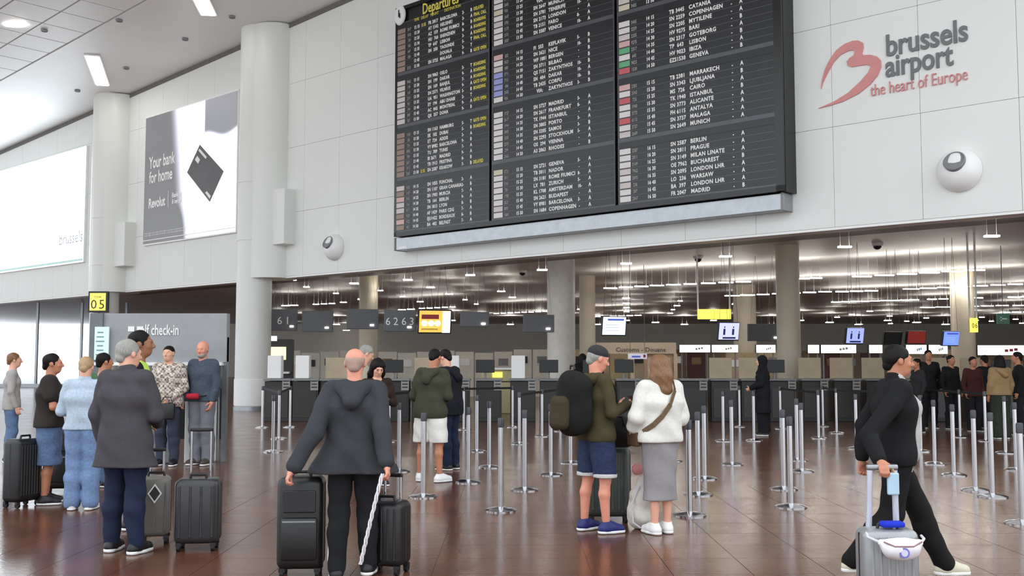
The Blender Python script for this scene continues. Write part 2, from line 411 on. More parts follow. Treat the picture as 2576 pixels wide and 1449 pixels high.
# ---- round columns inside the hall
for px, Y, r, lab in ((1412, 33.0, 0.45, 'pale round column in the low hall left of the man in the cap'), (1985, 30.0, 0.34, 'beige square-sided column behind the queue at the right of the board'),
                 (926, 40.0, 0.36, 'pale column behind the grey-haired man and the woman with a phone'), (2425, 38.0, 0.42, 'brown-shaded column near the yellow number sign on the right'),
                 (1875, 46.0, 0.5, 'beige column between two lit airline signs'), (1478, 41.0, 0.32, 'slim beige column just right of the pale round column')):
    p = atY(px, 905, Y)
    t = thing('hall_column', lab, 'column', (p[0], Y, 0), 0, 'columns of the low hall')
    cm = mat('hall_column_beige', (205, 196, 176), 0.5, var=0.05, scale=1) if px != 1412 else mat('hall_column_white', (226, 224, 216), 0.45)
    MB().lathe([(0, 0), (r, 0), (r, HC), (0, HC)], 32).build('shaft', cm, t, smooth=True)
    MB().lathe([(r, 0), (r + 0.03, 0), (r + 0.03, 0.2), (r, 0.21)], 32).build('base_ring', M['alu'], t, smooth=True)

# ================================================================== THINGS ON THE WALL
# ---- departures board
OFF = 0.55
b0, zb0 = onwall(992, 598, OFF); b1, _ = onwall(1974, 478, OFF); ZB, ZT = 5.0, 11.48
board = thing('departures_board', 'huge black flap departures board with white and yellow flight rows on the white wall', 'departures board', wallp(b0, ZB), WROT)
BW = b1 - b0
MB().box((BW / 2, -OFF / 2 + 0.03, (ZT - ZB) / 2), (BW, OFF - 0.06, ZT - ZB)).build('cabinet', M['board'], board)
fr = MB()
for x, w in ((0.05, 0.1), (BW - 0.09, 0.18)): fr.box((x, -OFF + 0.01, (ZT - ZB) / 2), (w, 0.06, ZT - ZB))
fr.box((BW / 2, -OFF + 0.01, 0.06), (BW, 0.06, 0.12)); fr.box((BW / 2, -OFF + 0.01, ZT - ZB - 0.05), (BW, 0.06, 0.10))
fr.build('frame', mat('board_frame_black', (12, 12, 13), 0.25), board)
tray0, _ = onwall(1001, 632, 0.3); tray1, _ = onwall(1979, 525, 0.3)
tr = thing('board_tray', 'long brushed grey metal beam under the departures board', 'metal beam', wallp(tray0, 4.64, 0.03), WROT)
MB().box(((tray1 - tray0) / 2, -0.2, 0.17), (tray1 - tray0, 0.4, 0.34), bev=0.01).build('beam', M['alu'], tr)
for x in (0.03, tray1 - tray0 - 0.03): MB().box((x, -0.21, 0.17), (0.05, 0.42, 0.36)).build('end_cap', M['grey'], tr)
MB().box((0.35, -0.403, 0.06), (0.35, 0.006, 0.05)).build('maker_plate', M['white'], tr)
def ub(px): return onwall(px, 420, OFF)[0] - b0
GRP = [(ub(994), ub(1231)), (ub(1238), ub(1548)), (ub(1556), ub(1960))]
FLD = [dict(logo=(1000, 1019), code=1024, time=1041, time2=1059, flt=1077, dest=1107, gate=1163, let=1184, stat=1192),
       dict(logo=(1244, 1266), code=1270, time=1300, time2=1322, flt=1344, dest=1382, gate=1455, let=1482, stat=1496),
       dict(logo=(1561, 1588), code=1592, time=1630, time2=1660, flt=1689, dest=1739, gate=1846, let=1868, stat=1890)]
PITCHR = 0.156; ROWY = [0.23 + 1.48 * b for b in (3, 2, 1, 0)]
DATA = [
 [["FR 2817|BARCELONA", "AY 1542|HELSINKI", "AZ  159|ROME FIUMICI", "HU  760|SHENZHEN", "TP  647|LISBON", "SN  350|YAOUNDE", "|DOUALA", "SN 3725|MALAGA"],
  ["SN 9063|OSLO", "SN  199|DAKAR", "SN  169|BANJUL", "SN 2371|VILNIUS", "UA  951|WASHINGTON", "EY  194|ABU DHABI", "AC  845|MONTREAL", "QR  357|DOHA"],
  ["SN 1163|HAMBURG", "EK  182|DUBAI", "ET  724|ADDIS", "VY 8982|BARCELONA", "TU  789|TUNIS", "IB 2671|MADRID", "TB 1913|PRISTINA", "SN 2587|KRAKOW"],
  ["SN 1055|FUNCHAL", "SN 1107|GRAN CANARIA", "SN 1903|MURCIA", "TB  164|BERLIN", "SN 1813|LYON", "AF 1429|PARIS CDG", "EJU1422|BORDEAUX", "BA  402|BELFAST"]],
 [["SN 3129|CATANIA", "TB 2601|PALERMO", "   VIA:|NAPLES", "SN 2647|MUNICH", "SN 3781|TENERIFE", "SN 2173|LONDON", "TB 2151|FARO", "SN 3587|VENICE"],
  ["FI  555|KEFLAVIK", "SN 3621|NICE", "WF 1881|BERGEN", "SN 3711|BILBAO", "QS 7151|ZAKYNTHOS", "SN  404|DAKAR", "TB 2435|CORFU", "   VIA:|ZAKYNTHOS"],
  ["SN 3727|MADRID", "SN 2617|FRANKFURT", "TK 1944|ISTANBUL", "SN 3805|PORTO", "SN 3205|SAMOS", "SN 2293|STOCKHOLM", "OS  294|VIENNA", "A3 2063|RHODES"],
  ["SN 2721|GENEVA", "TB 3011|NADOR", "SN 3181|ROME FIUMICI", "LX  781|ZURICH", "KL 1708|AMSTERDAM", "SN 2621|BUDAPEST", "VY 8981|BARCELONA", "SN 1684|COPENHAGEN"]],
 [["SN 3631|LYON", "SN 2133|BRISTOL", "TB 1021|AGADIR", "SN 2711|GENEVA", "SN 3175|ROME", "A3  623|ATHENS", "SN 2615|BERLIN", "TB 3405|OUJDA"],
  ["TB 3445|CATANIA", "SN 2259|COPENHAGEN", "SN 2205|MYTILENE", "HV 9275|BARI", "SN 2317|GOTEBORG", "TP  643|LISBON", "HV 9023|IBIZA", "EZS1530|GENEVA"],
  ["TB 2381|MARRAKECH", "SN 3343|LJUBLJANA", "MS  726|CAIRO", "TK 1940|ISTANBUL", "SN 3773|ALICANTE", "FH 6115|ANTALYA", "SN 3737|MALAGA", "SN 2649|MUNICH"],
  ["SN 2587|BERLIN", "SN 2811|PRAGUE", "SN 3149|MILAN LINATE", "OE 7962|BUCHAREST", "SN 2095|LONDON LHR", "LO  236|WARSAW", "BA  397|LONDON LHR", "FR 2047|MADRID"]]]
logo_m = [mat('airline_plate_%d' % i, c, 0.5, var=0.05) for i, c in enumerate([(222, 216, 214), (206, 196, 192), (214, 172, 168), (96, 170, 120), (196, 96, 100), (150, 158, 214), (208, 200, 176), (150, 128, 116)])]
flapmesh = {}
yf = -OFF - 0.012
size = 0.128
for gi, ((ga, gb), fl) in enumerate(zip(GRP, FLD)):
    w = gb - ga
    MB().box(((ga + gb) / 2, -OFF + 0.0, (ROWY[0] + 1.34) / 2 + 0.05), (w, 0.03, ROWY[0] + 1.34 - 0.1)).build('rail_panel', M['gap'], board)
    for bi in range(4):
        base = ROWY[bi]
        for r in range(8):
            z = base + PITCHR * (7 - r)
            k = ('f', gi)
            if k not in flapmesh:
                flapmesh[k] = MB().box((0, 0, 0), (w - 0.05, 0.02, PITCHR - 0.013)).mesh('flap_row'); flapmesh[k].materials.append(M['flap'])
            put('flap_row', flapmesh[k], board, ((ga + gb) / 2, -OFF - 0.008, z))
            a, b = ub(fl['logo'][0]), ub(fl['logo'][1])
            if DATA[gi][bi][r] == '|' : continue
            rr = RNG.random()
            if gi == 2 and bi == 1: ci = [0, 0, 1, 2, 3, 0, 3, 4][r]
            elif gi == 1 and bi == 1: ci = [2, 0, 1, 5, 5, 5, 5, 0][r]
            elif gi == 0: ci = 7 if bi in (0, 2) else (RNG.choice([2, 4, 1, 7]) if bi == 3 else 1)
            else: ci = 0 if rr < 0.55 else RNG.choice([1, 1, 2, 6, 0, 4 if bi == 2 else 0])
            k = ('l', gi, ci)
            if k not in flapmesh:
                flapmesh[k] = MB().box((0, 0, 0), (b - a, 0.012, PITCHR - 0.03)).mesh('airline_plate'); flapmesh[k].materials.append(logo_m[ci])
            put('airline_plate', flapmesh[k], board, ((a + b) / 2, -OFF - 0.022, z))
        # a filler flap in the gap above each block
        put('flap_row', flapmesh[('f', gi)], board, ((ga + gb) / 2, -OFF - 0.008, base + PITCHR * 8 - 0.01)).scale = (1, 1, 1.1)
        ztop = base + PITCHR * 7 - 0.045
        def col(lines, px, m, nm, sz=size, sx=0.92):
            if any(s.strip() for s in lines):
                to = text('\n'.join(s if s else ' ' for s in lines), sz, m, nm, board, (ub(px), -OFF - 0.022, ztop), 0.003, PITCHR / sz, sx=sx, char=1.12, off=0.004); to['kind'] = 'stuff'
        rowsd = DATA[gi][bi]
        col([s.split('|')[0] for s in rowsd], fl['flt'], M['btext'], 'flight_lettering', sx=0.80 if gi else 0.78)
        col([s.split('|')[1] for s in rowsd], fl['dest'], M['btext'], 'destination_lettering', sx=0.9 if gi else 0.8)
        hh = [13, 14, 15, 16][bi] if gi == 2 else [12, 13, 13, 14][bi] + (gi == 1)
        col(['' if s == '|' else '%d %02d' % (hh, min(55, 5 * r + 15)) for r, s in enumerate(rowsd)], fl['time'], M['btext'], 'time_lettering', 0.12, 0.72)
        col(['' if s == '|' else s.split('|')[0][-4:] for s in rowsd], fl['code'], mat('flap_lettering_dim', (150, 148, 146), 0.6), 'code_lettering', 0.115, 0.6)
        if gi == 1: col(['%s-' % RNG.choice(['3', '5', '8', ' ', ' ', '10']) for _ in rowsd], fl['gate'], M['btext'], 'row_lettering', 0.115, 0.7)
        elif gi == 0: col(['%d-' % RNG.choice([2, 5, 7, 8, 9]) for _ in rowsd], fl['gate'], M['btext'], 'row_lettering', 0.12, 0.7)
        else: col(['-' for _ in rowsd], fl['gate'], M['btext'], 'row_lettering', 0.12, 0.7)
        col(['' if s == '|' else RNG.choice('AAABBT' if gi == 0 else 'AAAB') for s in rowsd], fl['let'], M['btext'], 'pier_lettering', 0.125, 0.8)
        if gi == 0:
            st = [["DELAYED", "FINAL CALL", "BOARDING", "BOARDING", "BOARDING", "FINAL CALL", "", "GATE OPEN"], ["BOARDING", "BOARDING", "BOARDING", "GATE OPEN", "BOARDING", "", "GATE OPEN", ""],
                  ["GATE OPEN", "BOARDING", "", "", "", "", "", "DELAYED"], ["", "", "", "", "", "", "", ""]][bi]
            col(st, fl['stat'], M['ytext'], 'status_lettering', 0.125, 0.62)
            if bi in (0, 2): col(['12 55' if r == (0 if bi == 0 else 7) else '' for r in range(8)], fl['time2'], M['ytext'], 'delay_lettering', 0.12, 0.6)
zt_ = ROWY[0] + 8.1 * PITCHR
hd = text('Departures', 0.42, M['ytext'], 'heading_lettering', board, (ub(1062), -OFF - 0.03, zt_ + 0.12), 0.004, sx=0.72, off=0.006)
for s, px in (('TIME', 1041), ('DELAY', 1059), ('FLIGHT', 1083), ('DESTINATION', 1118)):
    text(s, 0.12, M['ytext'], 'heading_lettering', board, (ub(px), -OFF - 0.03, zt_ - 0.01), 0.003, sx=0.8)
# the little round clock in the board's corner
ck = MB(); cu_ = (ub(997) + ub(1013)) / 2
clk = MB().lathe([(0, -0.03), (0.30, -0.03), (0.34, 0.0), (0.34, 0.03)], 32, Matrix.Translation((cu_, -OFF - 0.03, onwall(1005, 40, OFF)[1] - ZB)) @ Matrix.Rotation(math.pi / 2, 4, 'X') @ Matrix.Diagonal(Vector((0.62, 0.85, -1, 1)))).build('clock_face', M['white'], board, smooth=True)
hz = onwall(1005, 40, OFF)[1] - ZB
MB().box((cu_, -OFF - 0.075, hz + 0.04), (0.035, 0.01, 0.2)).box((cu_ + 0.04, -OFF - 0.075, hz - 0.03), (0.03, 0.01, 0.14)).build('clock_hand', M['black'], clk)

# ---- airport lettering and heart emblem on the wall
def wl(px, py, off=0.03): return onwall(px, py, off)
emb = [(2059, 273), (2100, 255), (2135, 233), (2165, 205), (2185, 182), (2192, 166), (2180, 163), (2160, 166), (2143, 169), (2133, 165), (2131, 155), (2138, 146), (2148, 140), (2151, 131), (2147, 126), (2135, 128),
       (2115, 138), (2098, 156), (2083, 182), (2072, 205), (2066, 224), (2069, 200), (2076, 175), (2088, 150), (2105, 126), (2125, 111), (2145, 103), (2160, 102), (2171, 108), (2173, 120), (2169, 134),
       (2172, 139), (2190, 138), (2206, 142), (2216, 152), (2217, 168), (2208, 190), (2190, 212), (2160, 236), (2120, 256), (2085, 267)]
u0, z0 = wl(2066, 270)
t = thing('wall_emblem', 'pale red ribbon emblem shaped like a heart and letter B on the white wall', 'emblem', wallp(u0, z0), WROT)
pl = [(lambda q: (q[0] - u0, q[1] - z0))(wl(x, y)) for x, y in emb]
MB().prism(pl, -0.05, -0.02).build('ribbon', M['logo_red'], t)
def wall_text(body, pxa, pya, pxb, m, label, size, name='wall_lettering', off=0.0, ext=0.012):
    ua, za = wl(pxa, pya); ub_, _ = wl(pxb, pya)
    t = thing(name, label, 'lettering', wallp(ua, za), WROT, None)
    o = text(body, size, m, 'letters', t, (0, -0.035, 0), ext, off=off, res=4)
    w = max(v.co.x for v in o.data.vertices); o.scale = ((ub_ - ua) / w, 1, 1)
    return t
wall_text('brussels', 2228, 142, 2437, M['logo_grey'], 'grey word brussels in bold rounded letters at the upper right of the white wall', 0.60, off=0.012)
wall_text('airport', 2228, 194, 2400, M['logo_grey'], 'grey word airport in bold rounded letters under the longer grey word', 0.60, off=0.012)
wall_text('the heart of Europe', 2190, 243, 2436, M['logo_red'], 'thin pale red slogan line under the grey letters', 0.34, off=-0.002)

# ---- ball-shaped air nozzles on the wall
def nozzle(px, py, label):
    u, z = onwall(px, py, 0.1)
    t = thing('air_nozzle', label, 'air nozzle', wallp(u, z, 0.035), WROT, 'ball air nozzles on the white wall')
    R = Matrix.Rotation(math.pi / 2, 4, 'X')
    MB().lathe([(0.0, 0.30), (0.16, 0.29), (0.30, 0.21), (0.385, 0.10), (0.40, 0.02), (0.40, -0.01)], 40, R).build('bowl', M['white'], t, smooth=True)
    Rm = Matrix.Translation((0.0, -0.255, 0.13)) @ Matrix.Rotation(math.radians(90 - 26), 4, 'X')
    MB().lathe([(0.19, -0.06), (0.20, 0.035), (0.18, 0.05), (0.172, 0.03), (0.0, 0.02)], 36, Rm).build('mouth', M['grey'], t, smooth=True)
nozzle(2411, 428, 'white ball air nozzle on the wall below the slogan at the right')
nozzle(838, 622, 'small far white ball air nozzle on the wall left of the board')

# ---- bank advertisement
ad0, za0 = onwall(360, 618, 0.12); ad1, _ = onwall(592, 565, 0.12)
AW = ad1 - ad0; AZ0 = 5.92; AH = 10.72 - AZ0
ad = thing('advert_lightbox', 'backlit black and white bank advert with a tilted dark card between the two columns', 'advert', wallp(ad0, AZ0), WROT)
MB().box((AW / 2, -0.06, AH / 2), (AW + 0.1, 0.12, AH + 0.1)).build('case', M['white'], ad)
def ad_mat():
    m = bpy.data.materials.new('advert_print'); m.use_nodes = True; nt, b = nodes_of(m)
    tc = nt.nodes.new('ShaderNodeTexCoord'); sp = nt.nodes.new('ShaderNodeSeparateXYZ'); nt.links.new(tc.outputs['Generated'], sp.inputs[0])
    def math_(op, a, bb, c=None):
        n = nt.nodes.new('ShaderNodeMath'); n.operation = op
        for i, v in enumerate((a, bb) if c is None else (a, bb, c)):
            if isinstance(v, (int, float)): n.inputs[i].default_value = v
            else: nt.links.new(v, n.inputs[i])
        return n.outputs[0]
    def smooth(v, lo, hi):
        n = nt.nodes.new('ShaderNodeMapRange'); n.interpolation_type = 'SMOOTHERSTEP'; n.inputs['From Min'].default_value = lo; n.inputs['From Max'].default_value = hi
        nt.links.new(v, n.inputs['Value']); return n.outputs['Result']
    x, z = sp.outputs['X'], sp.outputs['Z']
    # a bright figure printed on the right two thirds, leaning to the left as it rises, below a dark coat shape at the top right
    edge = math_('ADD', x, math_('MULTIPLY', z, 0.12))
    fig = smooth(edge, 0.38, 0.60)
    wv = math_('MULTIPLY', math_('SINE', math_('MULTIPLY', x, 16.0), 0.0), 0.025)
    coat = math_('MULTIPLY', smooth(x, 0.66, 0.68), smooth(math_('ADD', z, wv), 0.70, 0.76))
    low = math_('MULTIPLY', smooth(math_('SUBTRACT', 0.34, z), 0.0, 0.3), math_('SUBTRACT', 1.0, smooth(x, 0.30, 0.62)))
    v = math_('SUBTRACT', math_('MAXIMUM', math_('MULTIPLY', fig, 1.0), 0.0), math_('MULTIPLY', coat, 0.93))
    v = math_('SUBTRACT', v, math_('MULTIPLY', low, 0.6))
    rp = nt.nodes.new('ShaderNodeValToRGB'); e = rp.color_ramp.elements
    e[0].position = 0.0; e[0].color = lin((88, 88, 90)) + (1,); e[1].position = 1.0; e[1].color = lin((255, 255, 255)) + (1,)
    n3 = e.new(0.45); n3.color = lin((190, 192, 208)) + (1,)
    nt.links.new(v, rp.inputs['Fac']); nt.links.new(rp.outputs['Color'], b.inputs['Base Color']); nt.links.new(rp.outputs['Color'], b.inputs['Emission Color'])
    b.inputs['Emission Strength'].default_value = 0.7; b.inputs['Roughness'].default_value = 0.4
    return m
MB().box((AW / 2, -0.125, AH / 2), (AW, 0.01, AH)).build('printed_face', ad_mat(), ad)
def adp(px, py): u, z = onwall(px, py, 0.13); return u - ad0, z - AZ0
cardm = mat('printed_card_grey', (86, 84, 86), 0.4, var=0.2, scale=0.8)
cd = MB().prism([adp(*p) for p in ((503, 364), (563, 431), (528, 508), (471, 434))], -0.14, -0.13).build('printed_card', cardm, ad)
MB().prism([adp(*p) for p in ((497, 392), (504, 402), (499, 412), (491, 402))], -0.144, -0.14).build('card_chip', M['white'], cd)
MB().prism([adp(*p) for p in ((503, 374), (521, 395), (518, 400), (500, 379))], -0.144, -0.14).build('card_lettering', M['white'], cd)
MB().prism([adp(*p) for p in ((521, 481), (531, 493), (528, 500), (517, 485))], -0.144, -0.14).build('card_lettering', M['white'], cd)
def adtext(body, pa, pb, size, off=0.006):
    a = adp(*pa); bb = adp(*pb)
    o = text(body, size, M['white'], 'printed_lettering', ad, (a[0], -0.14, a[1]), 0.003, off=off, res=3)
    w = max(v.co.x for v in o.data.vertices); o.scale = ((bb[0] - a[0]) / w, 1, 1)
adtext('Your bank', (376, 425), (441, 405), 0.62, 0.012); adtext('for home', (376, 462), (434, 447), 0.62, 0.012); adtext('Revolut', (374, 524), (416, 514), 0.50, 0.014)
adtext('Banking', (433, 497), (458, 490), 0.24); adtext('& beyond', (433, 513), (458, 507), 0.24)
a = adp(424, 500); MB().box((a[0], -0.14, a[1] + 0.0), (0.03, 0.006, 0.62)).build('printed_line', M['white'], ad)
for z in (0.36, 0.28): text('Terms apply to this account and card offer in your home country branch online', 0.085, M['white'], 'printed_small_print', ad, (0.12, -0.14, z), 0.002, sx=1.05)
adp2 = MB().box((AW / 2, -0.14, 0.12), (AW, 0.03, 0.03)).build('lower_rail', M['white'], ad)

# ---- the blown-out white display further left
d0, _ = onwall(-60, 440, 0.12); d1, _ = onwall(217, 365, 0.12)
dz0, dz1 = 5.6, 10.33
dp = thing('display_lightbox', 'glowing white lit display on the wall at the far left edge', 'lit display', wallp(d0, dz0), WROT)
MB().box(((d1 - d0) / 2, -0.06, (dz1 - dz0) / 2), (d1 - d0 + 0.08, 0.12, dz1 - dz0 + 0.08)).build('case', M['white'], dp)
MB().box(((d1 - d0) / 2, -0.125, (dz1 - dz0) / 2), (d1 - d0, 0.012, dz1 - dz0)).build('lit_face', mat('display_glow', (236, 248, 255), 0.4, var=0.01, scale=0.3, emis=3.0), dp)
MB().box(((d1 - d0) / 2, -0.14, 0.07), (d1 - d0, 0.02, 0.1)).build('glass_rail', mat('pale_green_glass', (190, 232, 222), 0.3), dp)
ua, za = onwall(148, 617, 0.14); ue, _ = onwall(207, 612, 0.14)
o = text('brussels', 0.7, mat('display_print_grey', (150, 158, 164), 0.6, emis=0.2), 'printed_lettering', dp, (ua - d0, -0.136, za - dz0), 0.003)
o.scale = ((ue - ua) / max(v.co.x for v in o.data.vertices), 1, 1)

# ---- number sign 05 at the farther column
Yc = p2[1] - 0.62
pa = atY(223, 786, Yc); pb = atY(274, 733, Yc)
t = thing('number_sign', 'yellow lit square sign with number 05 in a grey frame on the column', 'sign', ((pa[0] + pb[0]) / 2, Yc, pa[2]), 0)
w, h = pb[0] - pa[0], pb[2] - pa[2]
MB().box((0, 0, h / 2), (w, 0.14, h), bev=0.01).build('frame', M['dgrey'], t)
MB().box((-0.01, -0.075, h / 2), (w * 0.80, 0.02, h * 0.82)).build('lit_face', M['yellow_lit'], t)
[text(ch, h * 0.62, M['dark_text'], 'numeral', t, (q * h * 0.19, -0.09, h * 0.17), 0.004, align='CENTER') for ch, q in (('0', -1), ('5', 1))]
text('row', h * 0.2, M['dark_text'], 'lettering', t, (0, -0.09, h * 0.68), 0.003, align='CENTER')
MB().cyl((0.0, 0.0, 0), (0, 0, -0.35), 0.03).build('stem', M['grey'], t)
MB().box((0, 0.16, h * 0.5), (0.12, 0.35, 0.12)).build('bracket', M['grey'], t)

# ================================================================== SELF CHECK-IN STAND
Ys = 16.3
sa = atY(236, 789, Ys); sb = atY(573, 912, Ys); sw = sb[0] - sa[0]; zt, zs = sa[2], sb[2]
st = thing('self_checkin_stand', 'grey self check-in stand with white lettering and white counter strip', 'check-in stand', (sa[0], Ys, 0), 0)
lg = mat('pale_grey_panel', (150, 152, 154), 0.45, var=0.04)
MB().box((sw / 2, 0, (zt + zs) / 2), (sw, 0.18, zt - zs), bev=0.01).build('header_panel', lg, st)
MB().box((sw / 2, -0.10, zs - 0.02), (sw - 0.1, 0.12, 0.05)).build('white_strip', M['white'], st)
MB().box((0.10, -0.02, zt / 2), (0.2, 0.24, zt)).build('side_panel', mat('slate_panel', (104, 110, 114), 0.4), st)
MB().box((sw - 0.035, 0.0, zs / 2 + 0.2), (0.07, 0.10, zs + 0.4)).build('post', M['alu'], st)
MB().box((sw - 0.12, -0.0, zs / 2), (0.03, 0.06, zs)).build('post', M['alu'], st)
MB().box((sw / 2 + 0.1, 0.06, 0.75), (sw - 0.3, 0.05, zs - 0.75)).build('back_panel', mat('mid_grey_panel', (120, 122, 124), 0.5), st)
for k in range(3):
    kx = 0.55 + k * 0.62
    kp = MB().box((kx, -0.16, 0.5), (0.42, 0.3, 1.0), bev=0.02).build('kiosk', M['white'] if k != 1 else M['grey'], st)
    MB().box((kx, -0.24, 1.2), (0.36, 0.06, 0.34), bev=0.01, rot=Matrix.Rotation(-0.3, 4, 'X')).build('screen', M['black'], kp)
o = text('self check-in', 0.24, M['white'], 'lettering', st, (atY(352, 845, Ys)[0] - sa[0], -0.1, atY(352, 843, Ys)[2]), 0.004, off=0.003)
o.scale = ((atY(454, 845, Ys)[0] - atY(352, 845, Ys)[0]) / max(v.co.x for v in o.data.vertices), 1, 1)
MB().box((0.64, -0.1, atY(352, 828, Ys)[2]), (0.10, 0.01, 0.08)).build('pictogram', M['white'], st)
MB().box((0.78, -0.1, atY(352, 828, Ys)[2]), (0.10, 0.01, 0.08)).build('pictogram', M['white'], st)
# pale notice on the stand's side
na = atY(237, 822, Ys - .2); nb = atY(270, 905, Ys - .2)
t = thing('notice_sign', 'pale green printed notice on the grey side of the self check-in stand', 'notice', ((na[0] + nb[0]) / 2, Ys - 0.16, nb[2]), 0)
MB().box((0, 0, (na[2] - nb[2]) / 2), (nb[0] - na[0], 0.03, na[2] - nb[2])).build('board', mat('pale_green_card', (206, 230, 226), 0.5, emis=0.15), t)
for k in range(6): MB().box((-0.02, -0.018, 0.08 + k * 0.07), (0.13 - 0.02 * (k % 3), 0.006, 0.018)).build('printed_line', mat('teal_print', (110, 150, 150), 0.6), t)
# yellow hanging double sign above the self check-in stand
def hang_sign(px0, py0, px1, py1, Y, label, m=None, poles=True, two=True):
    a = atY(px0, py1, Y); b = atY(px1, py0, Y); w = b[0] - a[0]; h = b[2] - a[2]
    t = thing('hanging_sign', label, 'sign', ((a[0] + b[0]) / 2, Y, a[2]), 0, 'yellow hanging signs')
    if two:
        for s in (-1, 1): MB().box((s * w * 0.255, 0, h / 2), (w * 0.49, 0.1, h), bev=0.01).build('lit_panel', M['yellow_lit'], t)
    else: MB().box((0, 0, h / 2), (w, 0.1, h), bev=0.01).build('lit_panel', M['yellow_lit'], t)
    MB().box((0, 0.04, h / 2), (w, 0.05, h * 0.9)).build('backing', M['dgrey'], t)
    zt = HC - a[2]
    if poles:
        for s in (-1, 1): MB().cyl((s * w * 0.48, 0.02, h * 0.9), (s * w * 0.5, 0.02, zt), 0.025).build('pole', M['white'], t)
    return t, w, h
hang_sign(1755, 778, 1838, 803, 29.0, 'double yellow lit sign hung from two thin white poles in the hall')
t, w, h = hang_sign(2441, 800, 2458, 836, 27.0, 'narrow yellow sign numbered 06 hanging at the far right', two=False)
[text(ch, h * 0.5, M['dark_text'], 'numeral', t, (q * h * 0.11, -0.06, h * 0.3), 0.003, align='CENTER', sx=0.7) for ch, q in (('0', -1), ('6', 1))]

# ================================================================== SCREENS AND NUMBER PANELS HANGING IN THE HALL
def vcable(t, x, z, zt, s=0.28, m=None):
    for d in (-1, 1): MB().cyl((x, 0, zt), (x + d * s, 0, z), 0.004, seg=6).build('cable', m or M['black'], t)
def screen(px0, py0, px1, py1, Y, rgb, label, draw=None, roll=4.0, emis=0.9):
    a = atY(px0, py1, Y); b = atY(px1, py0, Y); w = b[0] - a[0]; h = b[2] - a[2]
    t = thing('hanging_screen', label, 'screen', ((a[0] + b[0]) / 2, Y, a[2]), math.radians(14), 'screens hanging in the low hall')
    R = Matrix.Rotation(math.radians(12), 4, 'X')
    MB().box((0, 0.04, h / 2), (w * 1.06, 0.1, h * 1.08), bev=0.01, rot=R).build('casing', M['black'], t)
    fc = MB().box((0, -0.018, h / 2), (w * 0.98, 0.012, h * 0.98), rot=R).build('lit_face', mat('screen_%d_%d_%d' % rgb, rgb, 0.3, var=0.02, emis=emis), t)
    vcable(t, -w * 0.25, h, HC - a[2], w * 0.2); vcable(t, w * 0.25, h, HC - a[2], w * 0.2)
    def item(x0, z0, x1, z1, m, nm='printed_mark'):
        o = MB().box(((x0 + x1) / 2 * w, -0.03, 0), ((x1 - x0) * w, 0.008, (z1 - z0) * h)).build(nm, m, fc)
        zc = (z0 + z1) / 2 - 0.5; o.location = (0, -zc * h * math.sin(math.radians(12)) * 1.0, h / 2 + zc * h); o.rotation_euler = (math.radians(12), 0, 0)
        return o
    if draw: draw(item, w, h, fc)
    return t
def draw_yellow(item, w, h, fc):
    item(0.24, 0.0, 0.49, 0.98, mat('screen_white', (226, 230, 250), 0.4, emis=0.8))
    item(-0.42, 0.62, 0.12, 0.82, mat('screen_maroon', (120, 42, 48), 0.4, emis=0.3))
    for x in (-0.33, -0.12, 0.09):
        o = MB().lathe([(0, -0.006), (0.09, -0.006), (0.09, 0.004)], 20, Matrix.Rotation(math.pi / 2, 4, 'X')).build('printed_disc', mat('screen_disc', (240, 236, 220), 0.4, emis=0.6), fc)
        o.location = (x * w, -0.036, h * 0.42)
    item(-0.42, 0.14, 0.1, 0.2, mat('screen_ochre', (176, 140, 60), 0.4, emis=0.3))
def draw_list(item, w, h, fc):
    blue = mat('screen_blue', (70, 90, 190), 0.4, emis=0.4)
    item(-0.3, 0.80, 0.4, 0.9, blue)
    for k in range(3): item(-0.38, 0.55 - 0.15 * k, 0.2, 0.58 - 0.15 * k, mat('screen_pale_blue', (160, 176, 232), 0.4, emis=0.5))
def draw_bag(item, w, h, fc):
    d = mat('screen_navy', (46, 52, 104), 0.4, emis=0.15)
    item(-0.3, 0.08, 0.34, 0.18, d)
    for x in (-0.24, 0.2):
        item(x - 0.05, 0.3, x + 0.05, 0.66, d); item(x - 0.02, 0.7, x + 0.03, 0.8, d)
screen(1053, 781, 1134, 837, 30.0, (226, 184, 84), 'ochre and white screen with three round icons hanging left in the hall', draw_yellow, emis=0.55)
screen(1514, 797, 1575, 843, 26.5, (214, 222, 250), 'pale blue text screen hanging above the man in the cap', draw_list)
screen(1806, 812, 1860, 855, 27.0, (186, 190, 240), 'pale violet screen with dark luggage drawing below the double yellow sign', draw_bag, emis=0.7)
screen(2127, 825, 2174, 864, 29.0, (150, 162, 236), 'blue screen with dark luggage drawing left of the walking man', draw_bag, emis=0.7)
screen(2280, 833, 2330, 864, 31.0, (128, 42, 34), 'dark red screen hanging right of the walking man', None, emis=0.35)
screen(2370, 834, 2414, 869, 28.0, (112, 140, 240), 'blue text screen hanging beside the dark red screen', draw_list, emis=0.7)
screen(2222, 835, 2270, 866, 31.0, (26, 22, 22), 'switched-off black screen hanging left of the dark red screen', None, emis=0.0)
screen(674, 845, 697, 858, 35.5, (220, 226, 246), 'tiny pale screen seen just right of the nearer white column', None)
dgp = mat('number_panel_grey', (92, 93, 96), 0.5, var=0.05)
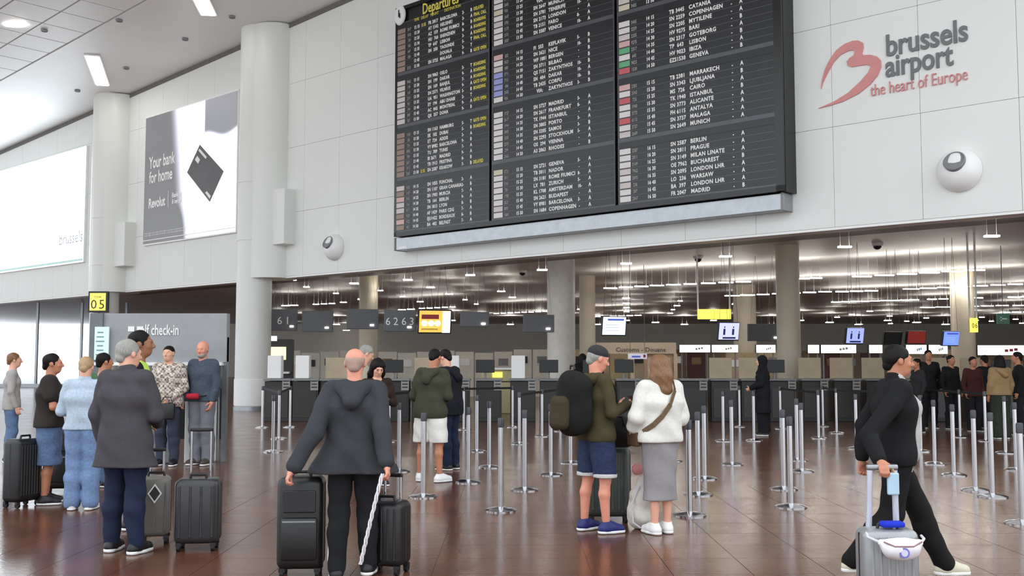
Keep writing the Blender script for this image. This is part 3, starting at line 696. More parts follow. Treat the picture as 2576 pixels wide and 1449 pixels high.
def num_panel(px0, py0, px1, py1, Y, body, label):
    a = atY(px0, py1, Y); b = atY(px1, py0, Y); w = b[0] - a[0]; h = b[2] - a[2]
    t = thing('hanging_number_sign', label, 'sign', ((a[0] + b[0]) / 2, Y, a[2]), math.radians(6), 'grey counter panels hanging in the low hall')
    MB().box((0, 0, h / 2), (w, 0.12, h), bev=0.015).build('panel', dgp, t)
    vcable(t, -w * 0.25, h, HC - a[2], w * 0.16, M['grey']); vcable(t, w * 0.25, h, HC - a[2], w * 0.16, M['grey'])
    for i, nb_ in enumerate(body or []):
        for k_, ch in enumerate(nb_): text(ch, h * 0.5, M['white'], 'numeral', t, ((i - (len(body) - 1) / 2) * w * 0.5 + (k_ - 0.5) * h * 0.36, -0.075, h * 0.3), 0.003, align='CENTER')
    MB().box((w * 0.3, -0.07, h * 0.2), (0.12, 0.02, 0.05)).build('reading_lamp', M['lampw'], t)
num_panel(680, 778, 748, 832, 34.5, ['61'], 'dark grey hanging counter panel numbered 61 right of the nearer column')
num_panel(760, 782, 838, 835, 33.8, None, 'blank grey hanging counter panel between the panels 61 and 62')
num_panel(872, 778, 952, 828, 32.6, None, 'blank grey hanging counter panel left of panel 62')
num_panel(966, 780, 1046, 834, 31, ['62', '63'], 'dark grey hanging counter panel numbered 62 and 63 beside the ochre screen')
num_panel(1158, 785, 1230, 822, 30, None, 'dark blank hanging panel just right of the ochre screen')
num_panel(1316, 792, 1394, 836, 30, None, 'dark blank hanging panel left of the pale round hall column')
num_panel(1880, 815, 1968, 858, 33, None, 'dark blank hanging panel right of the violet screen')
# green exit sign
a = atY(2508, 815, 30); t = thing('exit_sign', 'small dark green exit sign with white arrow at the far right', 'sign', (a[0], 30, a[2]), 0)
MB().box((0.18, 0, 0.15), (0.36, 0.06, 0.3)).build('face', mat('exit_green', (36, 78, 62), 0.4, emis=0.3), t)
MB().box((0.18, -0.035, 0.15), (0.2, 0.01, 0.035)).box((0.11, -0.035, 0.15), (0.035, 0.01, 0.12)).build('arrow', M['white'], t)
MB().cyl((0.18, 0, 0.3), (0.18, 0, HC - a[2]), 0.015).build('rod', M['grey'], t)

# ================================================================== LIT AIRLINE SIGNS AND COUNTERS FAR BACK
YS = 44.0
signs = [(1710, 868, 1786, 886), (1791, 868, 1856, 886), (1903, 868, 1950, 887), (2033, 868, 2060, 888), (2066, 868, 2153, 888), (2187, 868, 2219, 888), (2280, 868, 2330, 890), (2337, 868, 2383, 890), (2440, 868, 2452, 891), (2460, 869, 2590, 893)]
where = ['leftmost of the row, under the double yellow sign', 'second from the left, under the violet screen', 'third from the left, above the woman in black', 'short, fourth from the left', 'long, under the blue luggage screen',
         'short, left of the walking man', 'with a faint blue mark, under the dark red screen', 'plain, under the blue text screen', 'very narrow, beside the brown-shaded column', 'longest, with a red scribble mark at the right edge']
for (x0, y0, x1, y1), wh in zip(signs, where):
    a = atY(x0, y1, YS); b = atY(x1, y0, YS); w = b[0] - a[0]; h = b[2] - a[2]
    t = thing('airline_sign', 'white lit airline sign, ' + wh, 'sign', ((a[0] + b[0]) / 2, YS, a[2]), 0, 'lit airline signs over the far counters')
    MB().box((0, 0.1, h / 2), (w + 0.03, 0.2, h + 0.03)).build('case', M['dgrey'], t)
    MB().box((0, -0.005, h / 2), (w, 0.02, h)).build('lit_face', M['sign_lit'], t)
    if w > 0.6:
        mm = mat('sign_print_red', (200, 70, 90), 0.5) if x0 == 2460 else (mat('sign_print_blue', (90, 160, 210), 0.5) if x0 == 2280 else mat('sign_print_grey', (170, 170, 160), 0.5))
        for k in range(3): MB().box((w * (0.05 + 0.09 * k), -0.018, h * (0.45 + 0.06 * k)), (w * 0.07, 0.006, h * 0.3)).build('printed_mark', mm, t)
    for s in (-1, 1): MB().box((s * w * 0.42, 0.12, -a[2] / 2), (0.06, 0.06, a[2])).build('post', M['grey'], t)
# back panels, desks and screens under the signs
bx0 = atY(660, 905, YS + 1)[0]; bx1 = atY(2600, 905, YS + 1)[0]
nb = 40
for i in range(nb):
    x = bx0 + (bx1 - bx0) * (i + 0.5) / nb; w = (bx1 - bx0) / nb
    hgt = RNG.choice([1.95, 2.0, 2.05, 1.9])
    t = thing('partition', 'far partition panel behind the counters, %s from the left' % nth_(i + 1), 'partition', (x, YS + 1.0, 0), 0, 'far partition panels under the airline signs')
    MB().box((0, 0, hgt / 2), (w - 0.05, 0.08, hgt)).build('panel', [M['beige'], mat('brown_panel', (104, 84, 60), 0.5), mat('tan_panel', (190, 170, 132), 0.5), mat('dark_maroon_panel', (74, 34, 32), 0.5), mat('pale_panel', (218, 214, 202), 0.5)][RNG.choice([0, 0, 1, 2, 2, 3, 1]) if i > 15 else 4], t)
    MB().box((0, -0.06, hgt - 0.45), (w * 0.5, 0.03, 0.3)).build('poster', [M['white'], M['dgrey'], M['wood'], M['grey']][RNG.randrange(4)], t)
def desk(px, Y, w, label, group, plate=True, white=False, z=1.08):
    p = atY(px, 905, Y)
    t = thing('checkin_desk', label, 'desk', (p[0], Y, 0), 0, group)
    MB().box((0, 0, z / 2 - 0.02), (w, 0.6, z - 0.04), bev=0.01).build('cabinet', M['dgrey'], t)
    MB().box((0, -0.02, z), (w + 0.06, 0.7, 0.05), bev=0.01).build('worktop', M['grey'], t)
    MB().box((0, -0.31, z * 0.45), (w * 0.86, 0.02, z * 0.7)).build('front_panel', mat('desk_front', (38, 36, 34), 0.3), t)
    if plate:
        pt = MB().box((w * 0.36, -0.33, z - 0.12), (0.2, 0.02, 0.3)).build('number_plate', mat('plate_grey', (150, 150, 146), 0.5), t)
        for k in range(3): MB().box((w * 0.36, -0.345, z - 0.03 - 0.08 * k), (0.14, 0.01, 0.03)).build('printed_line', M['dgrey'], pt)
    if white:
        MB().box((-w * 0.18, 0.0, z + 0.33), (0.36, 0.3, 0.6), bev=0.02).build('ticket_printer', M['white'], t)
    elif RNG.random() < 0.35:
        MB().box((0, 0.15, z + 0.3), (w * 0.9, 0.05, 0.55), bev=0.01).build('screen_panel', M['beige'], t)
    elif RNG.random() < 0.75:
        mo = MB().box((-w * 0.15, 0.05, z + 0.35), (0.5, 0.05, 0.34), bev=0.01).build('monitor', M['black'], t)
        MB().cyl((-w * 0.15, 0.08, z), (-w * 0.15, 0.08, z + 0.25), 0.03, seg=10).build('monitor_arm', M['grey'], mo)
    return t
YD = 27.0
dk = [(705, True), (775, True), (845, False), (1000, False), (1070, False), (1150, True), (1230, False), (1315, True), (1390, False), (1500, False), (1580, False), (1660, False), (1740, False), (1815, False), (1890, False), (1960, False), (2040, False), (2120, False), (2200, False),
      (2290, False), (2370, False), (2450, False), (2530, False), (2610, False)]
dn = ['first from the nearer column', 'second from the nearer column', 'third from the nearer column', 'right of the woman with the phone', 'behind the person in white shorts', 'with a tall white printer right of the person in white shorts', 'next to the sixth stretch of the queue', 'left of the pale round hall column',
      'at the foot of the pale round hall column', 'behind the backpack of the man in the cap', 'between the man in the cap and the woman in white', 'behind the woman in the white sweater', 'right of the woman in the white sweater', 'under the double yellow sign', 'left of the woman in black',
      'right of the woman in black', 'right of the beige square-sided column', 'under the blue luggage screen', 'just left of the walking man', 'just right of the walking man', 'under the blue text screen', 'under the narrow yellow sign', 'behind the person in the tan hooded top', 'cut by the right edge of the photo']
for (px, wv), d in zip(dk, dn):
    desk(px, YD, 0.66, 'dark check-in desk ' + d, 'dark check-in desks across the hall', True, wv)
# pale conveyor counter left of the hall column
a = atY(1210, 905, 31); t = thing('bag_counter', 'pale yellow-beige baggage counter with yellow label left of the hall column', 'counter', (atY(1260, 905, 31)[0], 31, 0), 0)
MB().box((0, 0, 0.65), (1.15, 0.5, 1.3), bev=0.02).build('body', mat('straw_panel', (190, 182, 140), 0.5), t)
MB().box((0, -0.05, 1.33), (1.2, 0.62, 0.06)).build('worktop', M['white'], t)
MB().box((-0.1, -0.27, 1.15), (0.3, 0.02, 0.16)).build('label_plate', M['yellow_lit'], t)
MB().box((0, -0.26, 0.95), (1.15, 0.02, 0.03)).build('joint_line', M['dgrey'], t)
# lit kiosk window beside the nearer column, customs wall
a = atY(692, 905, 40); t = thing('lit_kiosk', 'small warm lit kiosk window right of the nearer white column', 'kiosk', (a[0], 40, 0), 0)
MB().box((0, 0.2, 1.2), (1.3, 0.4, 2.4)).build('body', M['dgrey'], t)
MB().box((0, -0.02, 1.85), (0.85, 0.04, 0.5)).build('lit_window', mat('warm_window', (236, 232, 170), 0.4, emis=0.9), t)
MB().box((0, -0.1, 1.1), (1.2, 0.3, 0.08)).build('shelf', M['white'], t)
a = atY(1500, 890, 40); b = atY(1700, 862, 40)
t = thing('customs_portal', 'beige customs portal with dark lettering behind the man in the cap', 'portal', ((a[0] + b[0]) / 2, 40, 0), 0)
cw = b[0] - a[0]; lt = mat('pinkish_beige', (206, 188, 164), 0.5, var=0.04)
MB().box((0, 0, (b[2] + a[2]) / 2), (cw, 0.2, b[2] - a[2])).build('header', lt, t)
for s in (-1, -0.1, 1): MB().box((s * cw * 0.49, 0, a[2] / 2), (0.14, 0.2, a[2])).build('pillar', lt, t)
MB().box((cw * 0.28, 0.05, a[2] * 0.55), (cw * 0.36, 0.1, a[2] * 0.9)).build('leaf', mat('pink_beige_leaf', (180, 150, 124), 0.5), t)
o = text('Customs - Douane', 0.24, M['dark_text'], 'lettering', t, (-cw * 0.26, -0.11, a[2] + 0.08), 0.003)
o.scale = ((atY(1684, 880, 40)[0] - atY(1558, 880, 40)[0]) / max(v.co.x for v in o.data.vertices), 1, 1)
a = atY(1580, 903, 36); b = atY(1627, 889, 36)
t = thing('notice_box', 'white notice box with blue and red print behind the couple', 'notice', ((a[0] + b[0]) / 2, 36, a[2]), 0)
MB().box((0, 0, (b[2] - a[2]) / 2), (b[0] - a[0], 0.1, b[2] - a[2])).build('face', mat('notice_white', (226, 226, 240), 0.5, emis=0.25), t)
MB().box((-0.05, -0.055, 0.08), (0.3, 0.01, 0.06)).build('printed_line', mat('screen_blue', (70, 90, 190), 0.4), t)
MB().box((0.24, -0.055, 0.1), (0.08, 0.01, 0.1)).build('printed_mark', mat('sign_print_red', (200, 70, 90), 0.5), t)
for s in (-1, 1): MB().cyl((s * 0.25, 0, 0.2), (s * 0.25, 0, HC - a[2]), 0.012, seg=6).build('rod', M['grey'], t)

# ================================================================== QUEUE POSTS
PB = MB().lathe([(0, 0), (0.17, 0), (0.17, 0.012), (0.13, 0.03), (0.03, 0.045)], 28).mesh('base'); PB.materials.append(M['steel'])
PP = MB().cyl((0, 0, 0.04), (0, 0, 0.90), 0.031, seg=18).mesh('pole'); PP.materials.append(M['steel'])
PH = MB().lathe([(0.031, 0.88), (0.036, 0.885), (0.036, 0.965), (0.03, 0.98), (0, 0.98)], 18).mesh('belt_head'); PH.materials.append(mat('post_head_grey', (70, 70, 74), 0.35, metal=0.6))
for me in (PB, PP, PH): me.polygons.foreach_set('use_smooth', [True] * len(me.polygons)); me.set_sharp_from_angle(angle=math.radians(35))
posts = [(1200, 1136), (1231, 1176), (1260, 1285), (1320, 1233), (1364, 1098), (1386, 1195), (1410, 1085), (1436, 1165), (1735, 1297), (1757, 1245), (1773, 1205), (1307, 1117), (1842, 1169), (1861, 1074), (1897, 1109), (1964, 1079), (1972, 1231), (1990, 1276),
         (2006, 1158), (2018, 1186), (2060, 1103), (2155, 1129), (2306, 1081), (2317, 1136), (2352, 1168), (2400, 1196), (2416, 1100), (2454, 1234), (2497, 1250), (2557, 1183), (2573, 1318), (2071, 1073), (1065, 1250), (979, 1111), (1004, 1186), (1178, 1214), (1167, 1081), (687, 1137), (702, 1104), (660, 1076),
         (1085, 1095), (1690, 1160), (1820, 1110), (2105, 1090), (2240, 1100), (2480, 1110), (2530, 1140), (730, 1075), (1290, 1075), (1480, 1080)]
lpos = sorted(range(len(posts)), key=lambda i: -posts[i][1])
pobj = []
for i, (px, py) in enumerate(posts):
    p = G(px, py)
    t = thing('queue_post', 'polished steel queue post with black belt head in the check-in queue', 'queue post', p, 0, 'steel queue posts')
    put('base', PB, t); put('pole', PP, t); put('belt_head', PH, t, (0, 0, 0), RNG.random())
    pobj.append((t, p, px, py))
special = {(1260, 1285): 'nearest steel queue post in the middle, left of the man in the cap', (1320, 1233): 'steel queue post just right and behind the nearest middle post', (1065, 1250): 'steel queue post directly in front of the person in white shorts',
           (1990, 1276): 'nearest steel queue post of the right-hand queue, left of the walking man', (1972, 1231): 'steel queue post right behind the nearest post of the right-hand queue', (1735, 1297): 'steel queue post just right of the woman in the grey skirt, nearest of three',
           (1757, 1245): 'second steel queue post right of the woman in the grey skirt', (1773, 1205): 'third steel queue post right of the woman in the grey skirt', (2454, 1234): 'steel queue post nearest to the right of the walking man', (2573, 1318): 'steel queue post base at the right edge of the photo',
           (2400, 1196): 'steel queue post right behind the walking man, second from him', (2557, 1183): 'tall-looking steel queue post near the right edge', (1386, 1195): 'steel queue post left of the backpack of the man in the cap', (1178, 1214): 'steel queue post just right of the person in white shorts',
           (1004, 1186): 'steel queue post left of the person in white shorts', (687, 1137): 'steel queue post just right of the nearer white column'}
def nth(k): return '%d%s' % (k, 'th' if 10 < k % 100 < 14 else {1: 'st', 2: 'nd', 3: 'rd'}.get(k % 10, 'th'))
for k, (t, p, px, py) in enumerate(sorted(pobj, key=lambda q: q[2])):
    t['label'] = special.get((px, py)) or '%s steel queue post, %s from the left' % ('far' if py < 1110 else ('middle-distance' if py < 1180 else 'near'), nth(k + 1))
# belts stretched between neighbouring posts of the far queue lanes
bm_ = mat('belt_webbing', (28, 27, 28), 0.7)
lane = sorted([q for q in pobj if q[3] < 1128], key=lambda q: q[2])
for (ta, pa_, xa, ya), (tb, pb_, xb, yb) in zip(lane[:-1], lane[1:]):
    d = Vector(pb_ - pa_)
    if 0.5 < d.length < 4.5 and abs(ya - yb) < 30:
        mb = MB(); ang = math.atan2(d.y, d.x)
        mb.box((d.x / 2, d.y / 2, 0.93), (d.length - 0.08, 0.006, 0.05), rot=Matrix.Rotation(ang, 4, 'Z')); mb.build('belt', bm_, ta)

# ================================================================== PEOPLE: bodies and clothes as smooth implicit surfaces
def V(*a): return np.array(a, float)
class Sdf:
    def __init__(s): s.p = []; s.cuts = []
    def rc(s, a, b, ra, rb=None, k=0.03): s.p.append(('rc', V(*a), V(*b), ra, ra if rb is None else rb, k, 1)); return s
    def el(s, c, r, k=0.03, R=None, op=1): s.p.append(('el', V(*c), V(*r), R, None, k, op)); return s
    def chain(s, pts, rs, k=0.03):
        for i in range(len(pts) - 1): s.rc(pts[i], pts[i + 1], rs[i], rs[i + 1], k)
        return s
    def cut(s, c, n, k=0.004): n = V(*n); s.cuts.append((V(*c), n / np.linalg.norm(n), k)); return s   # keeps the side away from n
    def mesh(s, name, h, fold=0.0, ff=1.0, seed=0):
        lo = np.full(3, 1e9); hi = -lo
        for q in s.p:
            if q[6] < 0: continue
            if q[0] == 'rc':
                for c, r in ((q[1], q[3]), (q[2], q[4])): lo = np.minimum(lo, c - r); hi = np.maximum(hi, c + r)
            else:
                r = q[2].max() if q[3] is not None else q[2]
                lo = np.minimum(lo, q[1] - r); hi = np.maximum(hi, q[1] + r)
        lo -= 2.5 * h + 0.012; hi += 2.5 * h + 0.012
        n = np.ceil((hi - lo) / h).astype(int) + 1
        ax = [(lo[i] + h * np.arange(n[i])).astype(np.float32) for i in range(3)]
        D = np.full(tuple(n), 0.09, np.float32)
        for kind, a, b, c, d, k, op in s.p:
            m = max(k, 0.0) + 2 * h + 0.03
            if kind == 'rc': l2 = np.minimum(a - c, b - d) - m; h2 = np.maximum(a + c, b + d) + m
            else:
                r = b.max() if c is not None else b
                l2 = a - r - m; h2 = a + r + m
            i0 = np.clip(np.floor((l2 - lo) / h).astype(int), 0, n); i1 = np.clip(np.ceil((h2 - lo) / h).astype(int) + 1, 0, n)
            if (i1 <= i0).any(): continue
            sl = tuple(slice(i0[t], i1[t]) for t in range(3))
            X = ax[0][sl[0]][:, None, None]; Y = ax[1][sl[1]][None, :, None]; Z = ax[2][sl[2]][None, None, :]
            if kind == 'rc':
                ab = b - a; L = float(ab @ ab) + 1e-12
                t = np.clip(((X - a[0]) * ab[0] + (Y - a[1]) * ab[1] + (Z - a[2]) * ab[2]) / L, 0, 1).astype(np.float32)
                e = np.sqrt((X - a[0] - t * ab[0]) ** 2 + (Y - a[1] - t * ab[1]) ** 2 + (Z - a[2] - t * ab[2]) ** 2) - (c + t * (d - c))
            else:
                x, y, z = X - a[0], Y - a[1], Z - a[2]
                if c is not None:
                    x, y, z = (c[0][0] * x + c[1][0] * y + c[2][0] * z, c[0][1] * x + c[1][1] * y + c[2][1] * z, c[0][2] * x + c[1][2] * y + c[2][2] * z)
                k0 = np.sqrt((x / b[0]) ** 2 + (y / b[1]) ** 2 + (z / b[2]) ** 2) + 1e-9
                k1 = np.sqrt((x / b[0] ** 2) ** 2 + (y / b[1] ** 2) ** 2 + (z / b[2] ** 2) ** 2) + 1e-9
                e = k0 * (k0 - 1) / k1
            A = D[sl]; e = e.astype(np.float32)
            if op > 0:
                hh = np.maximum(k - np.abs(A - e), 0) / k; D[sl] = np.minimum(A, e) - hh * hh * k * 0.25
            else:
                e = -e; hh = np.maximum(k - np.abs(A - e), 0) / k; D[sl] = np.maximum(A, e) + hh * hh * k * 0.25
        X = ax[0][:, None, None]; Y = ax[1][None, :, None]; Z = ax[2][None, None, :]
        if fold:
            rg = np.random.RandomState(seed); ph = rg.rand(8) * 6.28
            D += fold * (np.sin(ff * (23 * X + 9 * Z + ph[0]) + 1.7 * np.sin(7 * Z + ph[1] + 3 * Y)) * np.sin(ff * (19 * Y + 6 * Z) + ph[2])
                         + 0.7 * np.sin(ff * (31 * Z + 17 * X - 13 * Y) + ph[3] + 2 * np.sin(9 * X + ph[4])))
        for c, nn, k in s.cuts:
            e = ((X - c[0]) * nn[0] + (Y - c[1]) * nn[1] + (Z - c[2]) * nn[2]).astype(np.float32)
            hh = np.maximum(k - np.abs(D - e), 0) / k; D = np.maximum(D, e) + hh * hh * k * 0.25
        D[0] = D[-1] = 0.05; D[:, 0] = D[:, -1] = 0.05; D[:, :, 0] = D[:, :, -1] = 0.05
        S = D < 0
        cnt = np.zeros(tuple(n - 1), np.int8)
        cor = [(i, j, k) for i in (0, 1) for j in (0, 1) for k in (0, 1)]
        for i, j, k in cor: cnt += S[i:n[0] - 1 + i, j:n[1] - 1 + j, k:n[2] - 1 + k]
        act = (cnt > 0) & (cnt < 8); ijk = np.argwhere(act)
        if len(ijk) == 0: return None
        idx = np.full(act.shape, -1, np.int32); idx[act] = np.arange(len(ijk))
        vals = {c: D[ijk[:, 0] + c[0], ijk[:, 1] + c[1], ijk[:, 2] + c[2]] for c in cor}
        pos = np.zeros((len(ijk), 3), np.float32); num = np.zeros(len(ijk), np.float32)
        for ca in cor:
            for t in range(3):
                if ca[t] == 0:
                    cb = list(ca); cb[t] = 1; cb = tuple(cb); va, vb = vals[ca], vals[cb]
                    m = (va < 0) != (vb < 0); f = np.where(m, va / np.where(m, va - vb, 1), 0)
                    w = m.astype(np.float32)
                    for q in range(3): pos[:, q] += w * (ca[q] + (f if q == t else 0))
                    num += w
        pos = (pos / num[:, None] + ijk) * h + lo
        quads = []
        for t in range(3):
            o1, o2 = [(1, 2), (2, 0), (0, 1)][t]
            sa = [slice(1, n[q] - 1) for q in range(3)]; sb = list(sa); sa[t] = slice(0, n[t] - 1); sb[t] = slice(1, n[t])
            a, b = S[tuple(sa)], S[tuple(sb)]
            e = np.argwhere(a != b)
            if len(e) == 0: continue
            fl = a[e[:, 0], e[:, 1], e[:, 2]]
            e = e + np.array([0 if q == t else 1 for q in range(3)])
            def cell(d1, d2):
                c = e.copy(); c[:, o1] -= d1; c[:, o2] -= d2; return idx[c[:, 0], c[:, 1], c[:, 2]]
            Q = np.stack([cell(1, 1), cell(0, 1), cell(0, 0), cell(1, 0)], 1)
            Q[~fl] = Q[~fl][:, ::-1]
            quads.append(Q)
        Q = np.concatenate(quads)
        me = bpy.data.meshes.new(name)
        me.vertices.add(len(pos)); me.vertices.foreach_set('co', pos.astype(np.float32).ravel())
        me.loops.add(Q.size); me.loops.foreach_set('vertex_index', Q.astype(np.int32).ravel())
        me.polygons.add(len(Q)); me.polygons.foreach_set('loop_start', np.arange(0, Q.size, 4, dtype=np.int32))
        try: me.polygons.foreach_set('loop_total', np.full(len(Q), 4, np.int32))
        except Exception: pass
        me.polygons.foreach_set('use_smooth', np.ones(len(Q), bool))
        me.update(calc_edges=True); me.validate()
        return me

def rotz(p, a): c, s = math.cos(a), math.sin(a); return V(c * p[0] - s * p[1], s * p[0] + c * p[1], p[2])
SKIN = {'fair': mat('skin_fair', (226, 172, 146), 0.55, var=0.05, scale=10), 'pink': mat('skin_pink', (222, 150, 126), 0.5, var=0.06, scale=10), 'tan': mat('skin_tan', (190, 128, 98), 0.55, var=0.06, scale=10), 'brown': mat('skin_brown', (150, 100, 74), 0.55, var=0.06, scale=10)}
HAIR = {'dark': mat('hair_dark', (22, 17, 15), 0.6, var=0.3, scale=40, spec=0.2), 'grey': mat('hair_grey', (150, 148, 142), 0.6, var=0.25, scale=40), 'brown': mat('hair_brown', (122, 86, 56), 0.45, var=0.35, scale=40), 'stubble': mat('hair_stubble', (168, 140, 124), 0.65, var=0.15, scale=60),
        'blond': mat('hair_light', (170, 140, 104), 0.5, var=0.25, scale=40)}
for hm_ in HAIR.values():
    nt_h = hm_.node_tree; mp = nt_h.nodes.new('ShaderNodeMapping'); mp.inputs['Scale'].default_value = (4, 4, 0.35)
    tc_ = next(n for n in nt_h.nodes if n.type == 'TEX_COORD'); nz_ = next(n for n in nt_h.nodes if n.type == 'TEX_NOISE')
    nt_h.links.new(tc_.outputs['Object'], mp.inputs['Vector']); nt_h.links.new(mp.outputs['Vector'], nz_.inputs['Vector'])
def cloth(name, rgb, rough=0.9, var=0.07, bump=0.3, scale=45): return mat('cloth_' + name, rgb, rough, var=var, scale=scale, bump=bump, spec=0.25)

class Pose:
    """joints in metres for a 1.75 m figure: +y the way it faces, +x its right, z up"""
    def __init__(s, lean=0.0, headpitch=0.0, headyaw=0.0, **kw):
        j = dict(pel=V(0, 0, 0.95), hr=V(0.088, 0, 0.92), hl=V(-0.088, 0, 0.92), kr=V(0.095, 0.02, 0.50), kl=V(-0.095, 0.02, 0.50), ar=V(0.10, -0.02, 0.085), al=V(-0.10, -0.02, 0.085),
                 br=None, bl=None, waist=V(0, 0.0, 1.08), chest=V(0, 0.0, 1.28), sr=V(0.175, -0.01, 1.425), sl=V(-0.175, -0.01, 1.425), neck=V(0, 0.0, 1.48), head=V(0, 0.025, 1.635),
                 er=V(0.235, -0.03, 1.13), el=V(-0.235, -0.03, 1.13), wr=V(0.235, 0.05, 0.90), wl=V(-0.235, 0.05, 0.90), tr=0.15, tl=-0.15)
        for k_ in ('waist', 'chest', 'sr', 'sl', 'neck', 'head', 'er', 'el', 'wr', 'wl'):
            f = (j[k_][2] - 0.95) / 0.7
            if k_[0] != 'w' or k_ == 'waist': pass
            j[k_] = j[k_] + V(0, lean * max(0, f), -0.35 * lean * lean * max(0, f))
        for k_, v in kw.items(): j[k_] = V(*v) if isinstance(v, (tuple, list)) else v
        s.j = j; s.hp = headpitch; s.hy = headyaw
def hand(S, w, d, n, side, curl, k=0.006):
    """palm and five fingers from wrist w, pointing along d, palm facing n; side +1 puts the thumb on d x n"""
    d = d / np.linalg.norm(d); n = n - d * (n @ d); n = n / np.linalg.norm(n); t = np.cross(d, n) * side
    pc = w + d * 0.05
    S.rc(w, w + d * 0.04, 0.027, 0.026, 0.01)
    for q in (-0.024, -0.008, 0.008, 0.024): S.rc(w + d * 0.025 + t * q * 0.7, w + d * 0.088 + t * q, 0.0145, 0.0125, 0.008)
    for q, L in ((0.027, 0.072), (0.009, 0.082), (-0.009, 0.076), (-0.027, 0.060)):
        p = w + d * 0.088 + t * q; a = curl * 0.5
        for f, r in ((0.42, 0.0098), (0.32, 0.009), (0.26, 0.008)):
            dd = d * math.cos(a) + n * math.sin(a); p2 = p + dd * L * f; S.rc(p, p2, r, r * 0.93, k); p = p2; a += curl * 0.9
    p = w + d * 0.03 + t * 0.028; p2 = p + (d * 0.5 + t * 0.75 + n * 0.35) * 0.045; p3 = p2 + (d * 0.85 + t * 0.25 + n * (0.3 + curl * 0.3)) * 0.045
    S.rc(p, p2, 0.0135, 0.0115, 0.01); S.rc(p2, p3, 0.011, 0.009, k)
def head_frame(P):
    j = P.j; cy, sy = math.cos(P.hy), math.sin(P.hy); cp, sp = math.cos(P.hp), math.sin(P.hp)
    R = np.array([[cy, -sy, 0], [sy, cy, 0], [0, 0, 1]]) @ np.array([[1, 0, 0], [0, cp, sp], [0, -sp, cp]])   # +pitch looks down
    return j['head'], R
def person(px, py, yaw, height, label, P=None, skin='fair', hair=None, haircol='dark', top=None, topm=None, hem=0.80, sleeve='long', loose=0.0, hood=False, open_front=False, bottom='trousers', botm=None, bothem=0.10, botloose=0.0,
           shoem=None, solem=None, voxel=0.012, curl=0.55, beard=None, at=None, flare=0.0, cuff=None, collar=None, fold=0.0048, palm_r=None, palm_l=None, cap=None, vest=None):
    P = P or Pose(); j = P.j; g = at if at is not None else G(px, py)
    root = thing('person', label, 'person', (g[0], g[1], 0), yaw)
    root.scale = (height / 1.75,) * 3
    h = voxel; hc, HR = head_frame(P)
    def hp(x, y, z): return hc + HR @ V(x, y, z)
    def add(name, S, m, hh=None, fold=0.0, ff=1.0, parent=None):
        me = S.mesh(name, hh or h, fold, ff, RNG.randrange(999))
        if me is None: return None
        me.materials.append(m); o = bpy.data.objects.new(name, me); link(o); o.parent = parent or root; return o
    # ---------------- body
    B = Sdf()
    up = j['chest'] * 0.4 + j['neck'] * 0.6
    def torso(S, e, kk=0.03, wide=0.0):
        for q in (1, -1):
            S.chain([j['pel'] + V(q * (0.068 + wide), 0, 0), j['waist'] + V(q * (0.046 + wide), 0, 0), j['chest'] + V(q * (0.082 + wide * 0.6), 0, 0.01), up + V(q * 0.085, 0, -0.02)], [0.104 + e, 0.092 + e, 0.106 + e, 0.070 + e * 0.7], kk)
        S.chain([j['pel'], j['waist'], j['chest'], up], [0.10 + e, 0.094 + e, 0.108 + e, 0.072 + e * 0.7], kk)
    torso(B, 0.0)
    B.rc(j['sr'] + V(-0.03, 0, 0), j['sl'] + V(0.03, 0, 0), 0.056, k=0.04)
    B.rc(j['neck'] - V(0, 0, 0.04), hp(0, -0.02, -0.07), 0.060, 0.056, 0.04)
    for s in 'rl':
        sg = 1 if s == 'r' else -1
        B.chain([j['s' + s], j['e' + s], j['w' + s]], [0.052, 0.040, 0.029], 0.02)
        m = (j['e' + s] * 0.7 + j['w' + s] * 0.3); B.rc(j['e' + s], m, 0.041, 0.039, 0.015)
        B.chain([j['h' + s], j['k' + s]], [0.090, 0.054], 0.03)
        B.chain([j['k' + s], j['k' + s] * 0.68 + j['a' + s] * 0.32 + V(0, -0.016, 0), j['a' + s]], [0.052, 0.053, 0.034], 0.02)
        d = j['w' + s] - j['e' + s]; d = d / np.linalg.norm(d)
        n = palm_r if s == 'r' else palm_l
        if n is None: n = V(-sg, 0.25, 0.0)
        sd = 1 if (np.cross(d, n) @ V(0, 1, 0.3)) > 0 else -1
        hand(B, j['w' + s], d, V(*n), sd, curl)
        ta = j['t' + s]; fw = V(math.sin(ta), math.cos(ta), 0); fz = j['a' + s]
        B.rc(fz - V(0, 0, 0.03), fz + fw * 0.14 - V(0, 0, max(0.02, 0.045)), 0.036, 0.026, 0.03)
    # head: cranium, face, jaw, nose, lips, ears, eye sockets
    B.el(hp(0, -0.018, 0.035), (0.077, 0.094, 0.082), 0.03, HR); B.el(hp(0, 0.018, -0.02), (0.064, 0.074, 0.085), 0.03, HR)
    B.el(hp(0, 0.042, -0.075), (0.044, 0.042, 0.034), 0.03, HR)
    B.rc(hp(0, 0.088, 0.022), hp(0, 0.112, -0.020), 0.009, 0.0135, 0.012); B.el(hp(0, 0.100, -0.026), (0.017, 0.014, 0.010), 0.008, HR)
    B.rc(hp(-0.03, 0.080, 0.030), hp(0.03, 0.080, 0.030), 0.013, k=0.014)
    for s in (-1, 1):
        B.el(hp(s * 0.031, 0.090, 0.006), (0.014, 0.012, 0.010), 0.010, HR, op=-1)
        B.el(hp(s * 0.031, 0.074, 0.006), (0.012, 0.012, 0.010), 0.004, HR)
        B.el(hp(s * 0.078, -0.008, 0.0), (0.009, 0.020, 0.032), 0.008, HR)
        B.el(hp(s * 0.034, 0.062, -0.02), (0.022, 0.022, 0.02), 0.02, HR)
